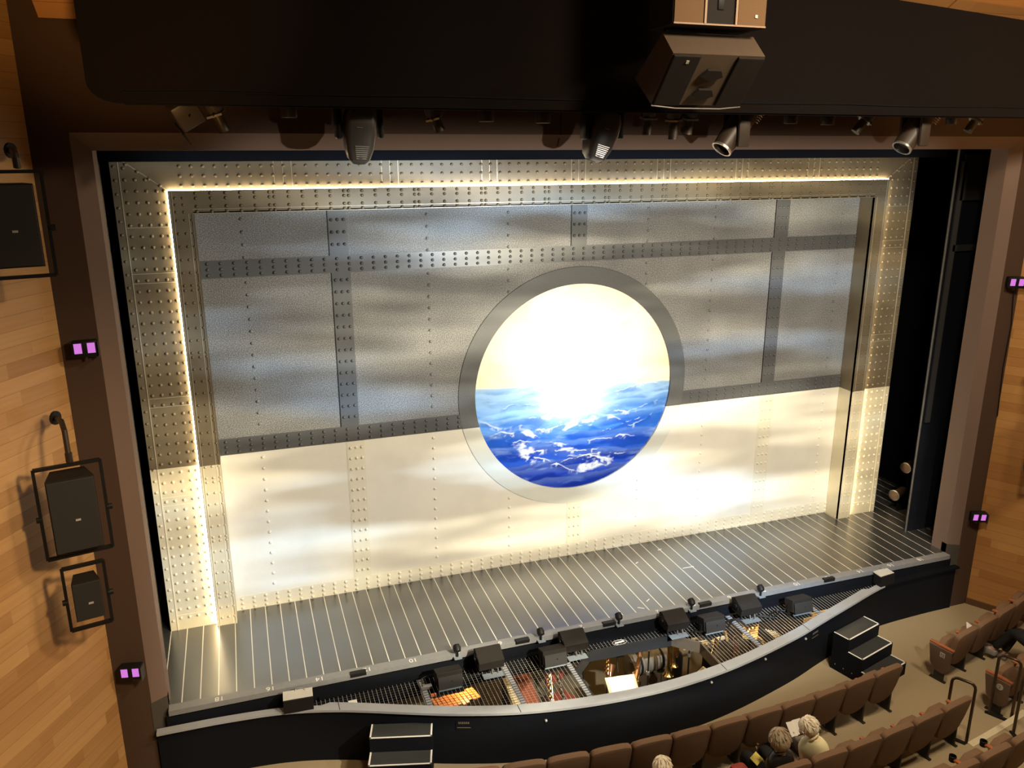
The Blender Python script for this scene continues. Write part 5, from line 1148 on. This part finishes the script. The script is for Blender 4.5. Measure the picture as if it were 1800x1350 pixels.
    for k in ('L', 'R'):
        hp, kn, an = J['hip' + k], J['kn' + k], J['an' + k]; tr.append([(pel + V(0, .02, -.05), (.15, .11)), (hp, .098), (hp.lerp(kn, .5), .088), (kn, .073), (kn.lerp(an, .5), .066), (kn.lerp(an, .92), .056)])
    skin_mesh('trousers', tr, trousers, b)
    for k in ('L', 'R'):
        an = J['an' + k]; mb = MB(); mb.pillow([(-.045, -.07), (-.048, .12), (-.03, .20), (.03, .20), (.048, .12), (.045, -.07)], .085, lambda u, v, w_: (an.x + u, an.y + v, max(.004, an.z - .035 + w_))); mb.build('shoe', J.get('shoe', M_leather), b, True)
    if glasses:
        mb = MB()
        for s in (-1, 1):
            mb.tube([Q(s * .032 + .022 * math.cos(2 * PI * k / 14), .102, .014 + .017 * math.sin(2 * PI * k / 14)) for k in range(15)], .0025, 5); mb.tube([Q(s * .054, .10, .018), Q(s * .082, .02, .014)], .003, 5)
        mb.tube([Q(-.010, .104, .018), Q(.010, .104, .018)], .0025, 5); mb.build('glasses', M_steel, b, True)
    return t
def seated(dx=0.0, lean=.0, drop=0.0):
    J = dict(pelvis=V(dx, .20, .53), chest=V(dx, .16 + lean * .5, .80 - drop * .4), neck=V(dx, .20 + lean, .985 - drop), head=V(dx, .25 + lean * 1.4, 1.135 - drop))
    for s, k in ((-1, 'L'), (1, 'R')):
        J['sh' + k] = V(dx + s * .185, .17 + lean * .8, .915 - drop); J['el' + k] = V(dx + s * .25, .30 + lean, .68 - drop * .5); J['wr' + k] = V(dx + s * .12, .50 + lean, .70 - drop * .3)
        J['hd' + k] = V(-s * .3, .9, .1); J['pn' + k] = V(-s * .6, -.2, .6)
        J['hip' + k] = V(dx + s * .10, .26, .50); J['kn' + k] = V(dx + s * .13, .66, .52); J['an' + k] = V(dx + s * .12, .64, .09)
    return J
SHORT = dict(size=(.100, .118, .122), low=-.72, front=.45, rough=.035, locks=60)
BOB = dict(size=(.122, .132, .138), low=-.80, front=.45, rough=.02, locks=40)
# man in the cream shirt, reading
bx = (B2[4] + B2[5]) / 2; by = arc(bx, -5.17); J = seated(-.10, -.02, -.0)
J['head'] = V(-.14, .25, 1.035); J['neck'] = V(-.10, .195, .94); J['chest'] = V(-.07, .20, .77); J['pelvis'] = V(-.03, .24, .53)
for s, k in ((-1, 'L'), (1, 'R')): J['sh' + k] = V(-.07 + s * .205, .185, .885); J['el' + k] = V(-.07 + s * .29, .31, .68)
J['wrL'] = V(-.12, .44, .74); J['wrR'] = V(.04, .46, .70); J['hdL'] = V(.25, .8, .35); J['hdR'] = V(-.6, .75, .1); J['pnL'] = V(.6, -.3, .4); J['pnR'] = V(-.4, -.3, .6); J['sleeve'] = .5
person('white-haired man in a cream short-sleeved shirt reading a programme in the second row', (bx, by, ZF), math.atan(.05 * (bx - .13)), J, M_shirt, M_slacks, M_whitehair, SHORT, (-.62, .62, -.45), cloth_name='shirt', glasses=True)
t = thing('programme', 'white programme held by the man in the cream shirt', 'programme', (bx - .075, by + .54, ZF + .79)); mb = MB(); mb.box((-.055, 0, 0), (.11, .004, .17), RX(-.85) @ RZ(.2)); mb.box((.05, .012, 0), (.11, .004, .17), RX(-.85) @ RZ(-.2)); mb.build('page', M_paper, t)
mb = MB(); mb.bbox((0, 0, 0), (.26, .16, .12), .04); o = mb.build('grey_bag', M_padgrey, None, True, loc=(bx - .02, by + .42, ZF + .665)); tag(o, 'grey cloth bag on the lap of the man in the cream shirt', 'bag')
# person in the black leather jacket with both hands raised
gx_ = (B2[5] + B2[6]) / 2; gy = arc(gx_, -5.17); J = seated(-.02, .02, .0)
J['head'] = V(-.03, .245, .99); J['neck'] = V(-.03, .195, .875); J['chest'] = V(-.02, .20, .73); J['pelvis'] = V(-.02, .24, .53)
for s, k in ((-1, 'L'), (1, 'R')): J['sh' + k] = V(-.03 + s * .195, .18, .825)
J['elL'] = V(-.34, .21, .62); J['wrL'] = V(-.215, .38, .80); J['sleeve'] = .7; J['hdL'] = V(.25, .25, 1); J['pnL'] = V(.8, .2, -.3)
J['elR'] = V(.29, .20, .66); J['wrR'] = V(.215, .35, .85); J['hdR'] = V(-.05, .15, 1); J['pnR'] = V(-.9, .1, 0); J['curl'] = .85
person('grey-haired person in a black leather jacket with both hands raised in the second row', (gx_, gy, ZF), math.atan(.05 * (gx_ - .13)), J, M_leather, M_darkcloth, M_greyhair, BOB, (.05, .95, -.25), cloth_name='leather_jacket')
t = thing('spectacles', 'folded dark spectacles in the raised left hand of the person in black leather', 'spectacles', (gx_ - .12, gy + .36, ZF + .90)); mb = MB()
for s in (-1, 1): mb.tube([(s * .032 + .022 * math.cos(2 * PI * k / 14), 0, -.02 + .018 * math.sin(2 * PI * k / 14)) for k in range(15)], .003, 5)
mb.tube([(.05, 0, -.01), (.075, -.05, -.06), (.10, -.12, -.13)], .004, 5); mb.build('frame', M_blk, t, True)
mb = MB(); mb.box((0, 0, 0), (.15, .11, .004), RZ(.5) @ RX(.5)); o = mb.build('leaflet', M_yellowpaper, None, loc=(gx_ - .17, gy + .44, ZF + .62)); tag(o, 'yellow leaflet on the lap of the person in black leather', 'leaflet')
mb = MB(); mb.bbox((0, 0, 0), (.20, .26, .22), .05); o = mb.build('red_bag', M_redbag, None, True, loc=(gx_ - .42, gy + .36, ZF + .50)); tag(o, 'red patterned bag on the seat left of the person in black leather', 'bag')
# white-haired person at the bottom edge
wx = (B2[8] + B2[9]) / 2; wy = arc(wx, -5.17); J = seated(.02, .0, .0)
J['head'] = V(.03, .24, 1.03); J['neck'] = V(.02, .20, .92)
person('white-haired person in black whose head just shows at the bottom edge', (wx, wy, ZF), math.atan(.05 * (wx - .13)), J, M_darkcloth, M_darkcloth, M_whitehair, SHORT, (0, 1, -.1), cloth_name='jumper')
# person at the right edge, only legs and shoes in view
rx_ = 4.90 + .52 * 2; ry_ = arc(rx_, -5.13); J = seated(0, 0, 0); J['anL'] = V(-.06, .88, .16); J['knL'] = V(-.02, .66, .56); J['anR'] = V(.08, .78, .09); J['shoe'] = mat('white_soled_shoe', (.35, .34, .33), .5)
person('person in black clothes with crossed legs at the right edge of the second row', (rx_, ry_, ZF), math.atan(.05 * (rx_ - .13)), J, M_darkcloth, M_darkcloth, M_greyhair, SHORT, (-.2, 1, 0), cloth_name='jumper')
